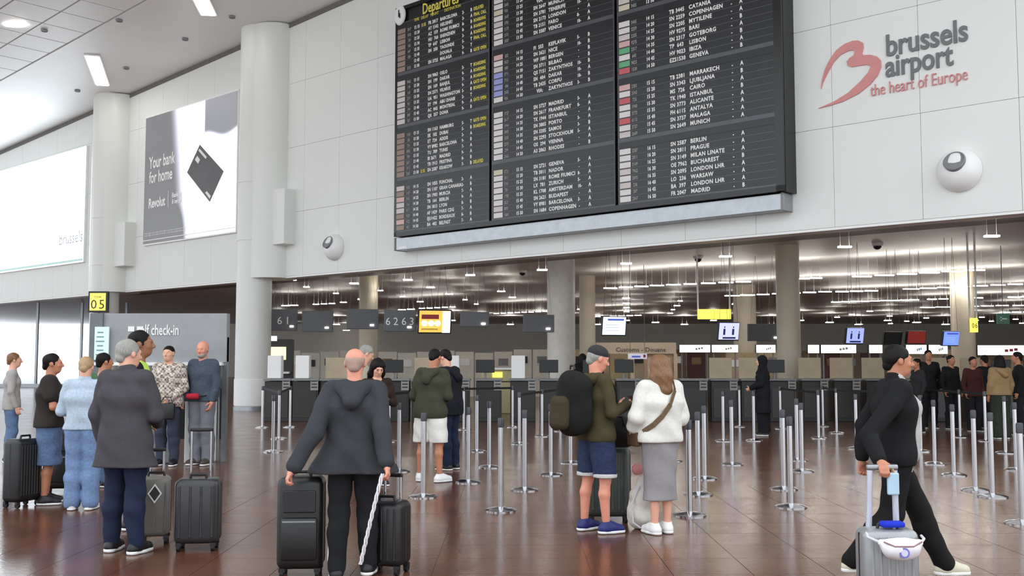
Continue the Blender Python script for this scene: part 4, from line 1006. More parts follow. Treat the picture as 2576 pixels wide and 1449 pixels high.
    B.rc(hp(-0.016, 0.088, -0.050), hp(0.016, 0.088, -0.050), 0.0065, k=0.008); B.rc(hp(-0.013, 0.086, -0.061), hp(0.013, 0.086, -0.061), 0.007, k=0.008)
    add('body', B, SKIN[skin])
    # eyes and brows
    if voxel <= 0.010:
        for s in (-1, 1):
            E = MB().ball(tuple(hp(s * 0.031, 0.083, 0.006)), 0.0085, seg=10).build('eye', mat('eye_dark', (40, 32, 30), 0.2), root, smooth=True)
            S = Sdf().rc(hp(s * 0.016, 0.093, 0.031), hp(s * 0.046, 0.084, 0.033), 0.0045, 0.003, 0.004); add('eyebrow', S, HAIR['dark'] if haircol in ('dark', 'brown') else HAIR[haircol], 0.004)
    # ---------------- hair
    if hair:
        S = Sdf(); hm = HAIR[haircol]
        if hair == 'short':
            S.el(hp(0, -0.022, 0.043), (0.0825, 0.099, 0.086), 0.02, HR); S.rc(hp(0, -0.074, -0.035), hp(0, -0.06, 0.0), 0.045, 0.055, 0.03); S.rc(hp(0.074, 0.012, -0.005), hp(0.074, 0.0, 0.03), 0.010, k=0.015); S.rc(hp(-0.074, 0.012, -0.005), hp(-0.074, 0.0, 0.03), 0.010, k=0.015)
            S.el(hp(0, 0.118, -0.012), (0.078, 0.088, 0.108), 0.015, HR, op=-1); S.el(hp(0, 0.0, -0.07), (0.10, 0.055, 0.06), 0.02, HR, op=-1); S.cut(hp(0, 0, -0.07), (0, 0, -1))
        elif hair == 'crop':
            S.el(hp(0, -0.020, 0.036), (0.0805, 0.0975, 0.085), 0.02, HR); S.rc(hp(0, -0.072, -0.03), hp(0, -0.06, 0.0), 0.046, 0.055, 0.03)
            S.cut(hp(0, 0.066, 0.045), HR @ V(0, 0.75, -0.66)); S.cut(hp(0, 0, -0.05), (0, 0, -1))
        elif hair == 'fringe':   # short back and sides, bald crown
            S.el(hp(0, -0.022, 0.02), (0.080, 0.0965, 0.075), 0.02, HR); S.rc(hp(0, -0.07, -0.035), hp(0, -0.06, 0.0), 0.047, 0.055, 0.03)
            S.cut(hp(0, 0.0, 0.052), (0, 0, 1)); S.cut(hp(0, 0.01, 0.0), HR @ V(0, 0.9, -0.4)); S.cut(hp(0, 0, -0.06), (0, 0, -1))
        elif hair == 'long':
            S.el(hp(0, -0.02, 0.04), (0.092, 0.105, 0.092), 0.02, HR)
            S.chain([hp(0, -0.05, 0.02), hp(0, -0.075, -0.10), hp(0.0, -0.085, -0.23)], [0.09, 0.088, 0.07], 0.04)
            for s in (-1, 1): S.chain([hp(s * 0.055, -0.02, 0.03), hp(s * 0.078, -0.025, -0.10), hp(s * 0.085, -0.04, -0.25)], [0.05, 0.046, 0.03], 0.03)
            S.el(hp(0, 0.10, -0.06), (0.062, 0.075, 0.115), 0.02, HR, op=-1)
        elif hair == 'scarf':
            S.el(hp(0, -0.02, 0.035), (0.096, 0.112, 0.100), 0.02, HR)
            S.chain([hp(0, -0.03, -0.02), j['neck'] + V(0, 0, 0.0), j['chest'] + V(0, 0.0, 0.10)], [0.095, 0.085, 0.15], 0.06)
            S.rc(j['sr'], j['sl'], 0.085, k=0.05)
            S.el(hp(0, 0.105, -0.012), (0.050, 0.06, 0.072), 0.015, HR, op=-1)
        add('headscarf' if hair == 'scarf' else 'hair', S, hm if hair != 'scarf' else cloth('scarf_black', (26, 24, 28)), min(h, 0.010), 0.0022 if hair in ('long', 'short') else 0.001, 2.2)
    if beard:
        S = Sdf(); S.el(hp(0, 0.045, -0.070), (0.060, 0.058, 0.050), 0.02, HR); S.el(hp(0, 0.085, -0.054), (0.03, 0.02, 0.012), 0.02, HR, op=-1); S.cut(hp(0, 0, -0.03), (0, 0, 1)); S.cut(hp(0, 0.0, 0), (0, -1, 0.2))
        add('beard', S, HAIR[beard], min(h, 0.01))
    if cap is not None:
        S = Sdf(); S.el(hp(0, -0.018, 0.058), (0.089, 0.105, 0.078), 0.02, HR); S.cut(hp(0, 0, 0.032), HR @ V(0, 0.12, -1)); c_ = add('cap', S, cap, min(h, 0.01))
    # ---------------- top
    t = 0.014 + loose * 0.8
    if top:
        S = Sdf()
        hemz = hem
        torso(S, t, 0.03, loose * 0.5)
        for q in (1, -1): S.rc(j['pel'] + V(q * 0.088, 0, -0.04), j['pel'] + V(q * 0.066, 0, 0.10), 0.104 + t * 0.8 + botloose * 0.8, 0.10 + t * 0.8, 0.03)
        S.rc(j['sr'] + V(-0.02, 0, 0), j['sl'] + V(0.02, 0, 0), 0.058 + t * 0.6, k=0.04)
        if hem < 0.86:
            z = hem - 0.04; c = j['pel']
            S.chain([j['pel'] + V(0.05, 0, 0), V(c[0] + 0.06 + flare, c[1], z)], [0.108 + t, 0.112 + t + flare * 0.4], 0.04); S.chain([j['pel'] + V(-0.05, 0, 0), V(c[0] - 0.06 - flare, c[1], z)], [0.108 + t, 0.112 + t + flare * 0.4], 0.04); S.rc(j['pel'], V(c[0], c[1], z), 0.108 + t, 0.112 + t, 0.04)
        for s in 'rl':
            a, e, w = j['s' + s], j['e' + s], j['w' + s]
            if sleeve == 'long': S.chain([a, e, e * 0.06 + w * 0.94], [0.056 + t * 0.6, 0.045 + t * 0.6, 0.034 + t * 0.55], 0.015)
            elif sleeve == 'three': S.chain([a, e, e * 0.5 + w * 0.5], [0.056 + t * 0.6, 0.047 + t * 0.75, 0.042 + t * 0.8], 0.015)
            elif sleeve == 'short': S.chain([a, a * 0.42 + e * 0.58], [0.056 + t * 0.6, 0.052 + t * 0.9], 0.015)
        HD = None
        if hood:
            n_ = j['neck']; HD = Sdf()
            HD.chain([n_ + V(0.115, -0.03, -0.012), n_ + V(0.085, -0.105, -0.03), n_ + V(0.0, -0.165 - loose, -0.13), n_ + V(-0.085, -0.105, -0.03), n_ + V(-0.115, -0.03, -0.012)], [0.036, 0.046, 0.050, 0.046, 0.036], 0.035)
            HD.chain([n_ + V(0.105, -0.03, -0.01), n_ + V(0.055, 0.075, -0.06)], [0.036, 0.024], 0.02); HD.chain([n_ + V(-0.105, -0.03, -0.01), n_ + V(-0.055, 0.075, -0.06)], [0.036, 0.024], 0.02)
            HD.rc(n_ + V(0.06, -0.10, -0.03), n_ + V(-0.06, -0.10, -0.03), 0.042, k=0.03); HD.rc(n_ + V(0, -0.12, -0.05), n_ + V(0, -0.155 - loose, -0.16), 0.06, 0.035, 0.04)
            HD.el(hp(0, -0.0, -0.055), (0.060, 0.066, 0.09), 0.01, HR, op=-1)
        if collar and not hood: S.rc(j['neck'] + V(0, 0.005, -0.03), j['neck'] + V(0, -0.002, 0.025), 0.078, 0.07, 0.02)
        S.el(hp(0, -0.0, -0.055), (0.060, 0.066, 0.09), 0.01, HR, op=-1)
        S.cut((0, 0, hemz), (0, 0, -1), 0.01)
        if open_front:
            S.el(j['chest'] + V(0, 0.16 + loose, 0.0), (0.045, 0.12, 0.24), 0.01, None, op=-1); S.el(j['waist'] + V(0, 0.17 + loose, -0.1), (0.05, 0.12, 0.30), 0.01, None, op=-1)
        tp_ = add(top, S, topm, h, fold, 1.0)
        if HD is not None: add('hood', HD, topm, h, fold * 0.8, 1.3, parent=tp_)
        if open_front:
            fy = V(0, 0.10, 0); S = Sdf(); S.rc(j['neck'] + V(0, 0.012, -0.05), j['neck'] + V(0, 0.008, 0.03), 0.080, 0.070, 0.02); S.chain([j['pel'] + fy, j['waist'] + fy, j['chest'] + fy, j['neck'] + V(0, 0.03, -0.06)], [0.10, 0.095, 0.10, 0.07], 0.03); S.el(hp(0, -0.0, -0.055), (0.056, 0.062, 0.10), 0.01, HR, op=-1); S.rc(j['pel'] + V(0.066, 0, 0.0), j['pel'] + V(-0.066, 0, 0.0), 0.126, k=0.03); S.rc(j['pel'] - V(0, 0, 0.12), j['pel'], 0.135, 0.126, 0.03); S.chain([j['pel'], j['waist'], j['chest'], j['neck'] - V(0, 0, 0.06)], [0.112, 0.104, 0.118, 0.08], 0.04); S.rc(j['chest'] + V(0.06, 0, 0.0), j['chest'] + V(-0.06, 0, 0.0), 0.112, k=0.03); S.cut((0, 0, 0.80), (0, 0, -1))
            add('shirt', S, open_front, max(h, 0.012), 0.002)
    if vest is not None:
        S = Sdf(); torso(S, t + 0.018, 0.03); S.rc(j['sr'] * 0.85 + j['sl'] * 0.15, j['sl'] * 0.85 + j['sr'] * 0.15, 0.062 + t, k=0.03); S.cut((0, 0, 0.88), (0, 0, -1))
        for s in (1, -1): S.el(V(s * 0.27, 0, 1.30), (0.075, 0.2, 0.13), 0.01, None, op=-1)
        add('safety_vest', S, vest, h, 0.002)
    # ---------------- bottom
    if bottom in ('trousers', 'shorts'):
        S = Sdf(); b = 0.014 + botloose
        S.rc(j['pel'] + V(0.066, 0, 0.02), j['pel'] + V(-0.066, 0, 0.02), 0.108 + b * 0.5, k=0.03)
        for s in 'rl':
            a, k_, n_ = j['h' + s], j['k' + s], j['a' + s]
            S.chain([a, k_], [0.093 + b, 0.064 + b * (1.3 if bottom == 'shorts' else 1)], 0.015)
            if bottom == 'trousers': S.chain([k_, k_ * 0.68 + n_ * 0.32 + V(0, -0.016, 0), n_], [0.066 + b, 0.064 + b, 0.046 + b * 1.4], 0.03)
            elif bothem < 0.5: S.rc(k_, k_ * 0.6 + n_ * 0.4, 0.064 + b * 1.3, 0.064 + b * 1.5, 0.03)
            if bottom == 'trousers':
                lo_ = n_[2] - 0.085 + bothem * 0.55
        S.cut((0, 0, 1.03), (0, 0, 1))
        if bottom == 'shorts': S.cut((0, 0, bothem), (0, 0, -1))
        else:
            S.cut((0, 0, max(0.025, min(j['ar'][2], j['al'][2]) - 0.055)), (0, 0, -1))
        add(bottom, S, botm, h, fold * 0.9, 1.1)
        if cuff is not None:
            for s in 'rl':
                a, k_, n_ = j['h' + s], j['k' + s], j['a' + s]
                f = (a[2] - bothem) / (a[2] - k_[2]); c0 = a + (k_ - a) * f if f < 1 else k_ + (n_ - k_) * ((k_[2] - bothem) / (k_[2] - n_[2]))
                C = Sdf().rc(c0, c0 + V(0, 0, 0.03), 0.070 + b * 1.3, k=0.01); C.cut(c0 + V(0, 0, 0.032), (0, 0, 1)); C.cut(c0 - V(0, 0, 0.006), (0, 0, -1)); add('cuff', C, cuff, h)
    elif bottom == 'skirt':
        S = Sdf(); b = 0.02 + botloose
        S.rc(j['pel'] + V(0.06, 0, 0.03), j['pel'] + V(-0.06, 0, 0.03), 0.105 + b, k=0.03)
        mid = (j['kr'] + j['kl']) / 2; lo_ = (j['ar'] + j['al']) / 2; lo_[2] = bothem - 0.03
        S.chain([j['hr'], V(mid[0] + 0.06, mid[1], 0.5), V(lo_[0] + 0.085, lo_[1] + 0.01, lo_[2])], [0.095 + b, 0.080 + b, 0.078 + b], 0.04); S.chain([j['hl'], V(mid[0] - 0.06, mid[1], 0.5), V(lo_[0] - 0.085, lo_[1] + 0.01, lo_[2])], [0.095 + b, 0.080 + b, 0.078 + b], 0.04)
        S.rc(j['pel'], V(lo_[0], lo_[1], lo_[2]), 0.10 + b, 0.088 + b, 0.04)
        S.cut((0, 0, 1.04), (0, 0, 1)); S.cut((0, 0, bothem), (0, 0, -1)); add('skirt', S, botm, h, 0.005, 0.7)
    # ---------------- shoes
    if shoem is not None:
        for s in 'rl':
            ta = j['t' + s]; fw = V(math.sin(ta), math.cos(ta), 0); a = j['a' + s]; z0 = a[2] - 0.085
            S = Sdf(); hl_ = a - fw * 0.035; hl_[2] = z0 + 0.045; to = a + fw * 0.15; to[2] = z0 + 0.04; mi = a + fw * 0.06; mi[2] = z0 + 0.055
            S.chain([hl_, mi, to], [0.048, 0.049, 0.040], 0.03); S.rc(a - V(0, 0, 0.035), a + V(0, 0, 0.012), 0.050, 0.048, 0.03); S.cut((0, 0, z0 + 0.022), (0, 0, -1)); S.el(a + V(0, 0, 0.05), (0.040, 0.044, 0.05), 0.008, None, op=-1)
            sh = add('shoe', S, shoem, min(h, 0.010))
            S = Sdf(); q = V(0, 0, 1); hl2 = hl_.copy(); hl2[2] = z0 + 0.02; to2 = to.copy(); to2[2] = z0 + 0.02; mi2 = mi.copy(); mi2[2] = z0 + 0.02
            S.chain([hl2, mi2, to2], [0.050, 0.051, 0.044], 0.03); S.cut((0, 0, z0 + 0.030), (0, 0, 1)); S.cut((0, 0, z0 + 0.002), (0, 0, -1)); add('sole', S, solem or M['white'], min(h, 0.010), parent=sh)
    return root

# ================================================================== LUGGAGE
def suitcase(px, py, rz, w, d, h, label, m, handle=0.0, ribs=5, wheels=True, soft=False, at=None, trim=None, grip=True):
    g = at if at is not None else G(px, py)
    t = thing('suitcase', label, 'suitcase', (g[0], g[1], 0), math.radians(rz), 'suitcases of the travellers')
    wh = 0.06; bh = h - wh
    MB().box((0, 0, wh + bh / 2), (w, d, bh), bev=min(w, d) * 0.22, seg=4).build('shell', m, t, smooth=True)
    tm = trim or M['black']
    if not soft:
        for i in range(ribs):
            x = (i - (ribs - 1) / 2) * w * 0.72 / max(1, ribs - 1)
            for s in (-1, 1): MB().box((x, s * d / 2, wh + bh / 2), (w * 0.055, 0.016, bh * 0.8), bev=0.006, seg=1).build('rib', m, t)
    else:
        for s in (-1,): 
            pk = MB().box((0, s * (d / 2 + 0.012), wh + bh * 0.34), (w * 0.78, 0.05, bh * 0.46), bev=0.02).build('front_pocket', m, t, smooth=True)
            MB().box((0, s * (d / 2 + 0.04), wh + bh * 0.53), (w * 0.7, 0.006, 0.012)).build('zip', M['grey'], pk)
            MB().box((0, s * (d / 2 + 0.006), wh + bh * 0.74), (w * 0.7, 0.02, bh * 0.24), bev=0.008).build('upper_pocket', m, t)
    MB().box((0, 0, wh + bh / 2), (w + 0.008, 0.018, bh * 0.86), bev=0.004, seg=1).build('zip_seam', tm, t)
    MB().tube([(-0.07, -d * 0.1, h - 0.005), (-0.06, -d * 0.1, h + 0.03), (0.06, -d * 0.1, h + 0.03), (0.07, -d * 0.1, h - 0.005)], 0.011).build('carry_handle', M['black'], t, smooth=True)
    if wheels:
        for sx in (-1, 1):
            for sy in (-1, 1):
                q = MB().cyl((sx * w * 0.38 - 0.014, sy * d * 0.34, 0.028), (sx * w * 0.38 + 0.014, sy * d * 0.34, 0.028), 0.028, seg=16).build('wheel', M['rubber'], t, smooth=True)
                MB().box((sx * w * 0.38, sy * d * 0.34, 0.055), (0.045, 0.03, 0.03)).build('wheel_fork', M['black'], q)
    if handle:
        hs = w * 0.22
        for s in (-1, 1): MB().cyl((s * hs, d * 0.3, h - 0.03), (s * hs, d * 0.3, h + handle), 0.011, seg=10).build('telescopic_rod', M['chrome'], t, smooth=True)
        if grip: MB().box((0, d * 0.3, h + handle), (hs * 2 + 0.03, 0.03, 0.03), bev=0.01).build('grip', M['black'], t)
    return t
blk = mat('suitcase_black', (26, 26, 28), 0.38, var=0.2, scale=5, bump=0.05)
chr_ = mat('suitcase_charcoal', (48, 48, 50), 0.32, var=0.12, scale=4)
gryb = mat('suitcase_grey_brown', (112, 108, 102), 0.35, var=0.1, scale=4)
slv = mat('suitcase_silver', (158, 160, 162), 0.3, metal=0.3, var=0.08)
dgr = mat('suitcase_dark_green_grey', (62, 66, 64), 0.35, var=0.1)
suitcase(757, 1447, 4, 0.34, 0.26, 0.735, 'tall black soft suitcase held by the bald man in the dark jacket, on his left', blk, ribs=4, soft=True)
suitcase(976, 1440, -20, 0.30, 0.24, 0.54, 'smaller rounded black suitcase at the right leg of the bald man in the dark jacket', blk, handle=0.18, ribs=5)
suitcase(497, 1382, 6, 0.37, 0.25, 0.60, 'charcoal hard-shell suitcase with tall chrome handle standing left of the nearer column', chr_, handle=0.40, ribs=4)
sc = suitcase(390, 1364, 14, 0.25, 0.24, 0.58, 'narrow grey-brown suitcase with a diamond tag beside the man in the long coat', gryb, handle=0.22, ribs=3)
tg = MB().prism([(0, 0.085), (0.06, 0.0), (0, -0.085), (-0.06, 0.0)], -0.006, 0.0).build('luggage_tag', M['white'], sc, loc=(0.0, -0.135, 0.44))
MB().prism([(0, 0.065), (0.045, 0.0), (0, -0.065), (-0.045, 0.0)], -0.009, -0.006).build('tag_print', mat('tag_dark', (48, 40, 36), 0.5), tg)
suitcase(54, 1274, 70, 0.36, 0.24, 0.74, 'black ribbed suitcase seen edge-on at the left of the person in denim shorts', blk, ribs=8, handle=0.0)
suitcase(150, 1240, 10, 0.34, 0.26, 0.78, 'big plain black suitcase behind the bare leg of the person in denim shorts', blk, soft=True)
suitcase(1530, 1312, 0, 0.44, 0.28, 0.74, 'large dark grey ribbed suitcase behind the legs of the man in the cap', dgr, ribs=6, handle=0.30)
# cabin trolley of the walking man
gt = V(*atY(2233, 1477, 7.0)); gt[2] = 0
tr = suitcase(0, 0, 0, 0.37, 0.23, 0.47, 'silver-grey cabin trolley pulled by the walking man at the right', slv, ribs=6, at=gt, grip=False)
for s in (-1, 1):
    MB().cyl((s * 0.095, 0.07, 0.44), (s * 0.083, 0.05, 0.85), 0.021, seg=14).build('telescopic_rod', mat('silver_rod', (205, 210, 224), 0.3, metal=0.4), tr, smooth=True)
MB().box((0, 0.05, 0.87), (0.215, 0.04, 0.04), bev=0.014).build('grip', M['alu'], tr)
MB().box((0.065, 0.03, 0.76), (0.08, 0.03, 0.15), bev=0.01).build('handle_tag', mat('pale_blue_tag', (176, 206, 224), 0.5), tr)
# waist bag hung on it
wb = thing('waist_bag', 'white waist bag with round blue badge hung on the silver trolley', 'waist bag', (gt[0] + 0.02, gt[1] - 0.195, 0.33), 0)
S_ = Sdf(); S_.chain([V(-0.125, 0, 0.075), V(-0.06, -0.012, 0.045), V(0.06, -0.012, 0.045), V(0.125, 0, 0.075)], [0.022, 0.05, 0.05, 0.022], 0.04); S_.el(V(0, -0.01, 0.03), (0.12, 0.05, 0.07), 0.03)
me = S_.mesh('pouch', 0.006, 0.0015, 2); me.materials.append(mat('white_nylon', (238, 236, 240), 0.6, var=0.03, bump=0.1)); o = bpy.data.objects.new('pouch', me); link(o); o.parent = wb
MB().tube([(-0.125, -0.045, 0.088), (-0.06, -0.07, 0.062), (0.06, -0.07, 0.062), (0.125, -0.045, 0.088)], 0.005).build('zip', mat('zip_mauve', (150, 112, 118), 0.5), wb)
MB().tube([(-0.14, 0.0, 0.08), (-0.19, 0.06, 0.10), (-0.18, 0.12, 0.12)], 0.009).build('strap', mat('strap_white', (214, 212, 216), 0.6), wb)
MB().tube([(0.14, 0.0, 0.08), (0.18, 0.06, 0.09), (0.185, 0.12, 0.10)], 0.009).build('strap', mat('strap_white', (214, 212, 216), 0.6), wb)
bd = MB().lathe([(0, -0.008), (0.034, -0.008), (0.034, 0.01)], 24, Matrix.Translation((0.0, -0.062, 0.02)) @ Matrix.Rotation(math.pi / 2, 4, 'X') @ Matrix.Diagonal(Vector((1, 1, -1, 1)))).build('badge', mat('badge_blue', (120, 118, 190), 0.5), wb)
MB().lathe([(0, -0.011), (0.022, -0.011), (0.022, 0.0)], 20, Matrix.Translation((0.0, -0.062, 0.02)) @ Matrix.Rotation(math.pi / 2, 4, 'X') @ Matrix.Diagonal(Vector((1, 1, -1, 1)))).build('badge_centre', mat('badge_pale', (206, 204, 232), 0.5), bd)
o = tag(MB().box((0, 0, 0), (0.16, 0.09, 0.04), bev=0.02, seg=3).build('folded_cloth', cloth('royal_blue', (34, 54, 190)), smooth=True), 'folded royal blue cloth lying on top of the silver trolley', 'cloth'); o.location = (gt[0] + 0.02, gt[1] - 0.05, 0.502)

# ================================================================== PEOPLE
def L(px, py, Y, g, yaw, hgt):             # a pixel at depth Y in the figure's own frame
    p = atY(px, py, Y) - V(g[0], g[1], 0); return tuple(rotz(p, -yaw) / (hgt / 1.75))
rad = math.radians
DK = cloth('charcoal', (58, 60, 64)); BK = cloth('black', (30, 30, 32)); NV = cloth('navy', (34, 42, 66)); JN = cloth('blue_denim', (96, 118, 152), var=0.18); LJ = cloth('light_denim', (178, 194, 210), var=0.12)
GT = cloth('grey_trouser', (122, 124, 132)); OL = cloth('olive', (72, 66, 44)); WH = cloth('white_knit', (232, 230, 222), var=0.05, bump=0.6, scale=30)
SHB = mat('shoe_black', (24, 24, 26), 0.5); SHW = mat('shoe_white', (236, 236, 234), 0.5); SHN = mat('shoe_navy', (26, 36, 104), 0.5)

# bald man with dark jacket seen from behind
g = G(885, 1453); yw = rad(3); hh = 1.68
P = Pose(lean=0.06, headpitch=0.15, el=L(790, 1090, 7.5, g, yw, hh), wl=L(738, 1178, 7.42, g, yw, hh), er=L(960, 1080, 7.55, g, yw, hh), wr=L(972, 1165, 7.45, g, yw, hh), kr=(0.11, 0.06, 0.50), kl=(-0.10, 0.0, 0.50), ar=(0.12, 0.04, 0.10), al=(-0.11, -0.06, 0.085))
pb = person(0, 0, yw, hh, 'bald man in a charcoal hooded jacket walking away between two black suitcases', P, 'pink', 'fringe', 'stubble', 'jacket', DK, hem=0.80, loose=0.040, hood=True, flare=0.10, botm=cloth('track_black', (30, 31, 34)), shoem=SHB, voxel=0.008, at=g, curl=1.1)
for s in (-1,):
    q = MB().tube([(s * 0.185, 0.0, 0.88), (s * 0.163, 0.0, 0.5), (s * 0.172, -0.05, 0.14)], 0.011).build('side_stripe', M['white'], pb, smooth=True)
# braided white strap trailing from his right hand
sp = thing('luggage_strap', 'white braided strap hanging slanted beside the right leg of the bald man', 'strap', (0, 0, 0), 0)
A_ = Vector(atY(962, 1192, 7.30)); B_ = Vector(atY(907, 1420, 7.22))
for k in range(3):
    pts = []
    for i in range(26):
        f = i / 25; p = A_.lerp(B_, f); a = f * 22 + k * 2.09
        pts.append(p + Vector((math.cos(a) * 0.010, math.sin(a) * 0.010, 0.0)) + Vector((0, -0.03 * math.sin(math.pi * f), 0)))
    MB().tube(pts, 0.006, 6).build('strand', mat('strap_white', (214, 212, 216), 0.6), sp, smooth=True)

# man in the cap
g = G(1502, 1338); yw = rad(-62); hh = 1.715
P = Pose(headpitch=0.28, headyaw=rad(-12), er=(0.24, 0.02, 1.14), wr=(0.12, 0.30, 1.20), el=(-0.24, 0.02, 1.14), wl=(-0.10, 0.30, 1.18), ar=(0.13, 0.02, 0.085), al=(-0.13, -0.06, 0.085), kr=(0.12, 0.02, 0.5), kl=(-0.12, -0.02, 0.5))
person(0, 0, yw, hh, 'man in an olive hooded top, dark cap and rolled denim shorts looking at his phone', P, 'pink', 'crop', 'grey', 'hooded_top', OL, hem=0.86, loose=0.012, hood=True, bottom='shorts', botm=cloth('dark_denim', (46, 56, 84), var=0.2), bothem=0.53, botloose=0.02,
       cuff=cloth('cuff_white', (206, 204, 204)), shoem=SHN, voxel=0.008, at=g, cap=cloth('cap_charcoal', (56, 56, 58)), palm_r=V(-0.5, 0.2, 0.8), palm_l=V(0.5, 0.2, 0.8))
def world_of(g, yaw, hgt, p): return V(g[0], g[1], 0) + rotz(V(*p) * (hgt / 1.75), yaw)
w_ = world_of(g, yw, hh, (0.05, 0.40, 1.24)); o = tag(MB().box((0, 0, 0), (0.075, 0.012, 0.15), bev=0.005, rot=Matrix.Rotation(0.9, 4, 'X')).build('phone', M['black']), 'dark phone held by the man in the cap', 'phone'); o.location = tuple(w_); o.rotation_euler = (0, 0, yw)
w_ = world_of(g, yw, hh, (0.0, -0.165, 0.98))
bp_ = thing('backpack', 'bulky black and olive backpack worn by the man in the cap', 'backpack', w_, yw)
S_ = Sdf(); S_.chain([V(0, -0.10, 0.08), V(0, -0.10, 0.40)], [0.15, 0.145], 0.05); S_.rc(V(0.07, -0.06, 0.1), V(0.07, -0.06, 0.38), 0.12, k=0.06); S_.rc(V(-0.07, -0.06, 0.1), V(-0.07, -0.06, 0.38), 0.12, k=0.06); S_.cut((0, 0.025, 0), (0, 1, 0), 0.02)
me = S_.mesh('main_bag', 0.009, 0.004); me.materials.append(cloth('pack_black', (30, 30, 28))); o = bpy.data.objects.new('main_bag', me); link(o); o.parent = bp_
S_ = Sdf(); S_.rc(V(0.05, -0.24, 0.06), V(0.05, -0.23, 0.24), 0.07, k=0.05); S_.rc(V(-0.05, -0.24, 0.06), V(-0.05, -0.23, 0.24), 0.07, k=0.05)
me = S_.mesh('outer_pocket', 0.009, 0.003); me.materials.append(cloth('pack_olive', (66, 58, 42))); o = bpy.data.objects.new('outer_pocket', me); link(o); o.parent = bp_
for s in (-1, 1): MB().tube([(s * 0.08, -0.01, 0.44), (s * 0.10, 0.05, 0.475), (s * 0.115, 0.13, 0.50), (s * 0.12, 0.22, 0.47), (s * 0.125, 0.295, 0.36), (s * 0.13, 0.30, 0.22)], 0.016).build('shoulder_strap', cloth('pack_black', (30, 30, 28)), bp_, smooth=True)
MB().tube([(-0.04, -0.1, 0.55), (-0.03, -0.1, 0.585), (0.03, -0.1, 0.585), (0.04, -0.1, 0.55)], 0.009).build('grab_loop', M['black'], bp_, smooth=True)
# stuffed dark bag on the grey suitcase
o = G(1572, 1318); tb = thing('duffel_bag', 'dark bulging bag standing on the big grey suitcase behind the couple', 'bag', (atY(1545, 905, 10.1)[0], 10.05, 0.745), 0)
S_ = Sdf(); S_.rc(V(-0.09, 0, 0.13), V(0.09, 0, 0.13), 0.125, k=0.04); S_.rc(V(0, 0, 0.16), V(0.05, 0, 0.22), 0.10, k=0.05); S_.cut((0, 0, 0.004), (0, 0, -1))
me = S_.mesh('bag_body', 0.010, 0.006); me.materials.append(cloth('duffel', (44, 42, 40))); o = bpy.data.objects.new('bag_body', me); link(o); o.parent = tb
MB().tube([(-0.09, -0.1, 0.2), (-0.05, -0.13, 0.31), (0.05, -0.13, 0.31), (0.09, -0.1, 0.2)], 0.010).build('bag_handle', M['black'], tb, smooth=True)

# woman in the white sweater
g = G(1662, 1342); yw = rad(22); hh = 1.635
P = Pose(headpitch=0.12, headyaw=rad(10), el=(-0.27, -0.02, 1.15), wl=(-0.235, 0.14, 0.97), er=(0.235, -0.02, 1.14), wr=(0.06, 0.22, 1.06), ar=(0.075, 0.0, 0.085), al=(-0.085, -0.03, 0.085), kr=(0.075, 0.02, 0.5), kl=(-0.075, 0.0, 0.5))
person(0, 0, yw, hh, 'woman with long brown hair in a white sweater and long grey skirt, seen from behind', P, 'fair', 'long', 'brown', 'sweater', WH, hem=0.90, sleeve='three', loose=0.045, bottom='skirt', botm=cloth('grey_jersey', (150, 146, 148), var=0.06), bothem=0.33,
       shoem=SHW, voxel=0.008, at=g, fold=0.005, curl=0.4)
cb = thing('crossbody_bag', 'brown crossbody bag with a wide strap over the white sweater', 'bag', (g[0], g[1], 0), yw); cb.scale = (hh / 1.75,) * 3
pts = [(0.12, 0.06, 1.50), (0.125, -0.05, 1.505), (0.10, -0.135, 1.41), (0.02, -0.178, 1.27), (-0.07, -0.175, 1.16), (-0.15, -0.145, 1.08), (-0.215, -0.06, 1.01), (-0.23, 0.04, 0.97)]
sb_ = MB()
for a, b in zip(pts[:-1], pts[1:]):
    a = Vector(a); b = Vector(b); d = b - a; q = d.to_track_quat('X', 'Z').to_matrix().to_4x4()
    sb_.box((a + b) / 2, (d.length + 0.012, 0.05, 0.010), bev=0.004, rot=d.to_track_quat('X', 'Y').to_matrix().to_4x4(), seg=1)
sb_.build('strap', cloth('strap_brown', (112, 92, 70)), cb)
MB().box((-0.235, 0.10, 0.93), (0.06, 0.20, 0.15), bev=0.02, seg=3).build('pouch', cloth('bag_brown', (96, 68, 50)), cb, smooth=True)
# white sack bag on the floor between them
gs = G(1612, 1330); ws = thing('sack_bag', 'white crumpled sack bag on the floor between the man in the cap and the woman', 'bag', (gs[0], gs[1], 0), 0)
S_ = Sdf(); S_.chain([V(0, 0, 0.13), V(0.02, 0, 0.30), V(0.05, 0, 0.46)], [0.13, 0.115, 0.06], 0.05); S_.cut((0, 0, 0.003), (0, 0, -1))
me = S_.mesh('sack', 0.009, 0.008, 1.3); me.materials.append(cloth('sack_white', (226, 222, 214))); o = bpy.data.objects.new('sack', me); link(o); o.parent = ws
MB().tube([(-0.02, -0.10, 0.42), (-0.10, -0.14, 0.25), (-0.09, -0.15, 0.08), (-0.02, -0.15, 0.03)], 0.008).build('drawstring', mat('strap_white', (214, 212, 216), 0.6), ws, smooth=True)
o = tag(MB().ball((0, 0, 0), 0.055, seg=20).build('pompom', cloth('pompom_pink', (222, 150, 152)), smooth=True), 'pink pompom perched on the white sack bag', 'pompom'); o.location = (gs[0] - 0.03, gs[1] - 0.02, 0.56)

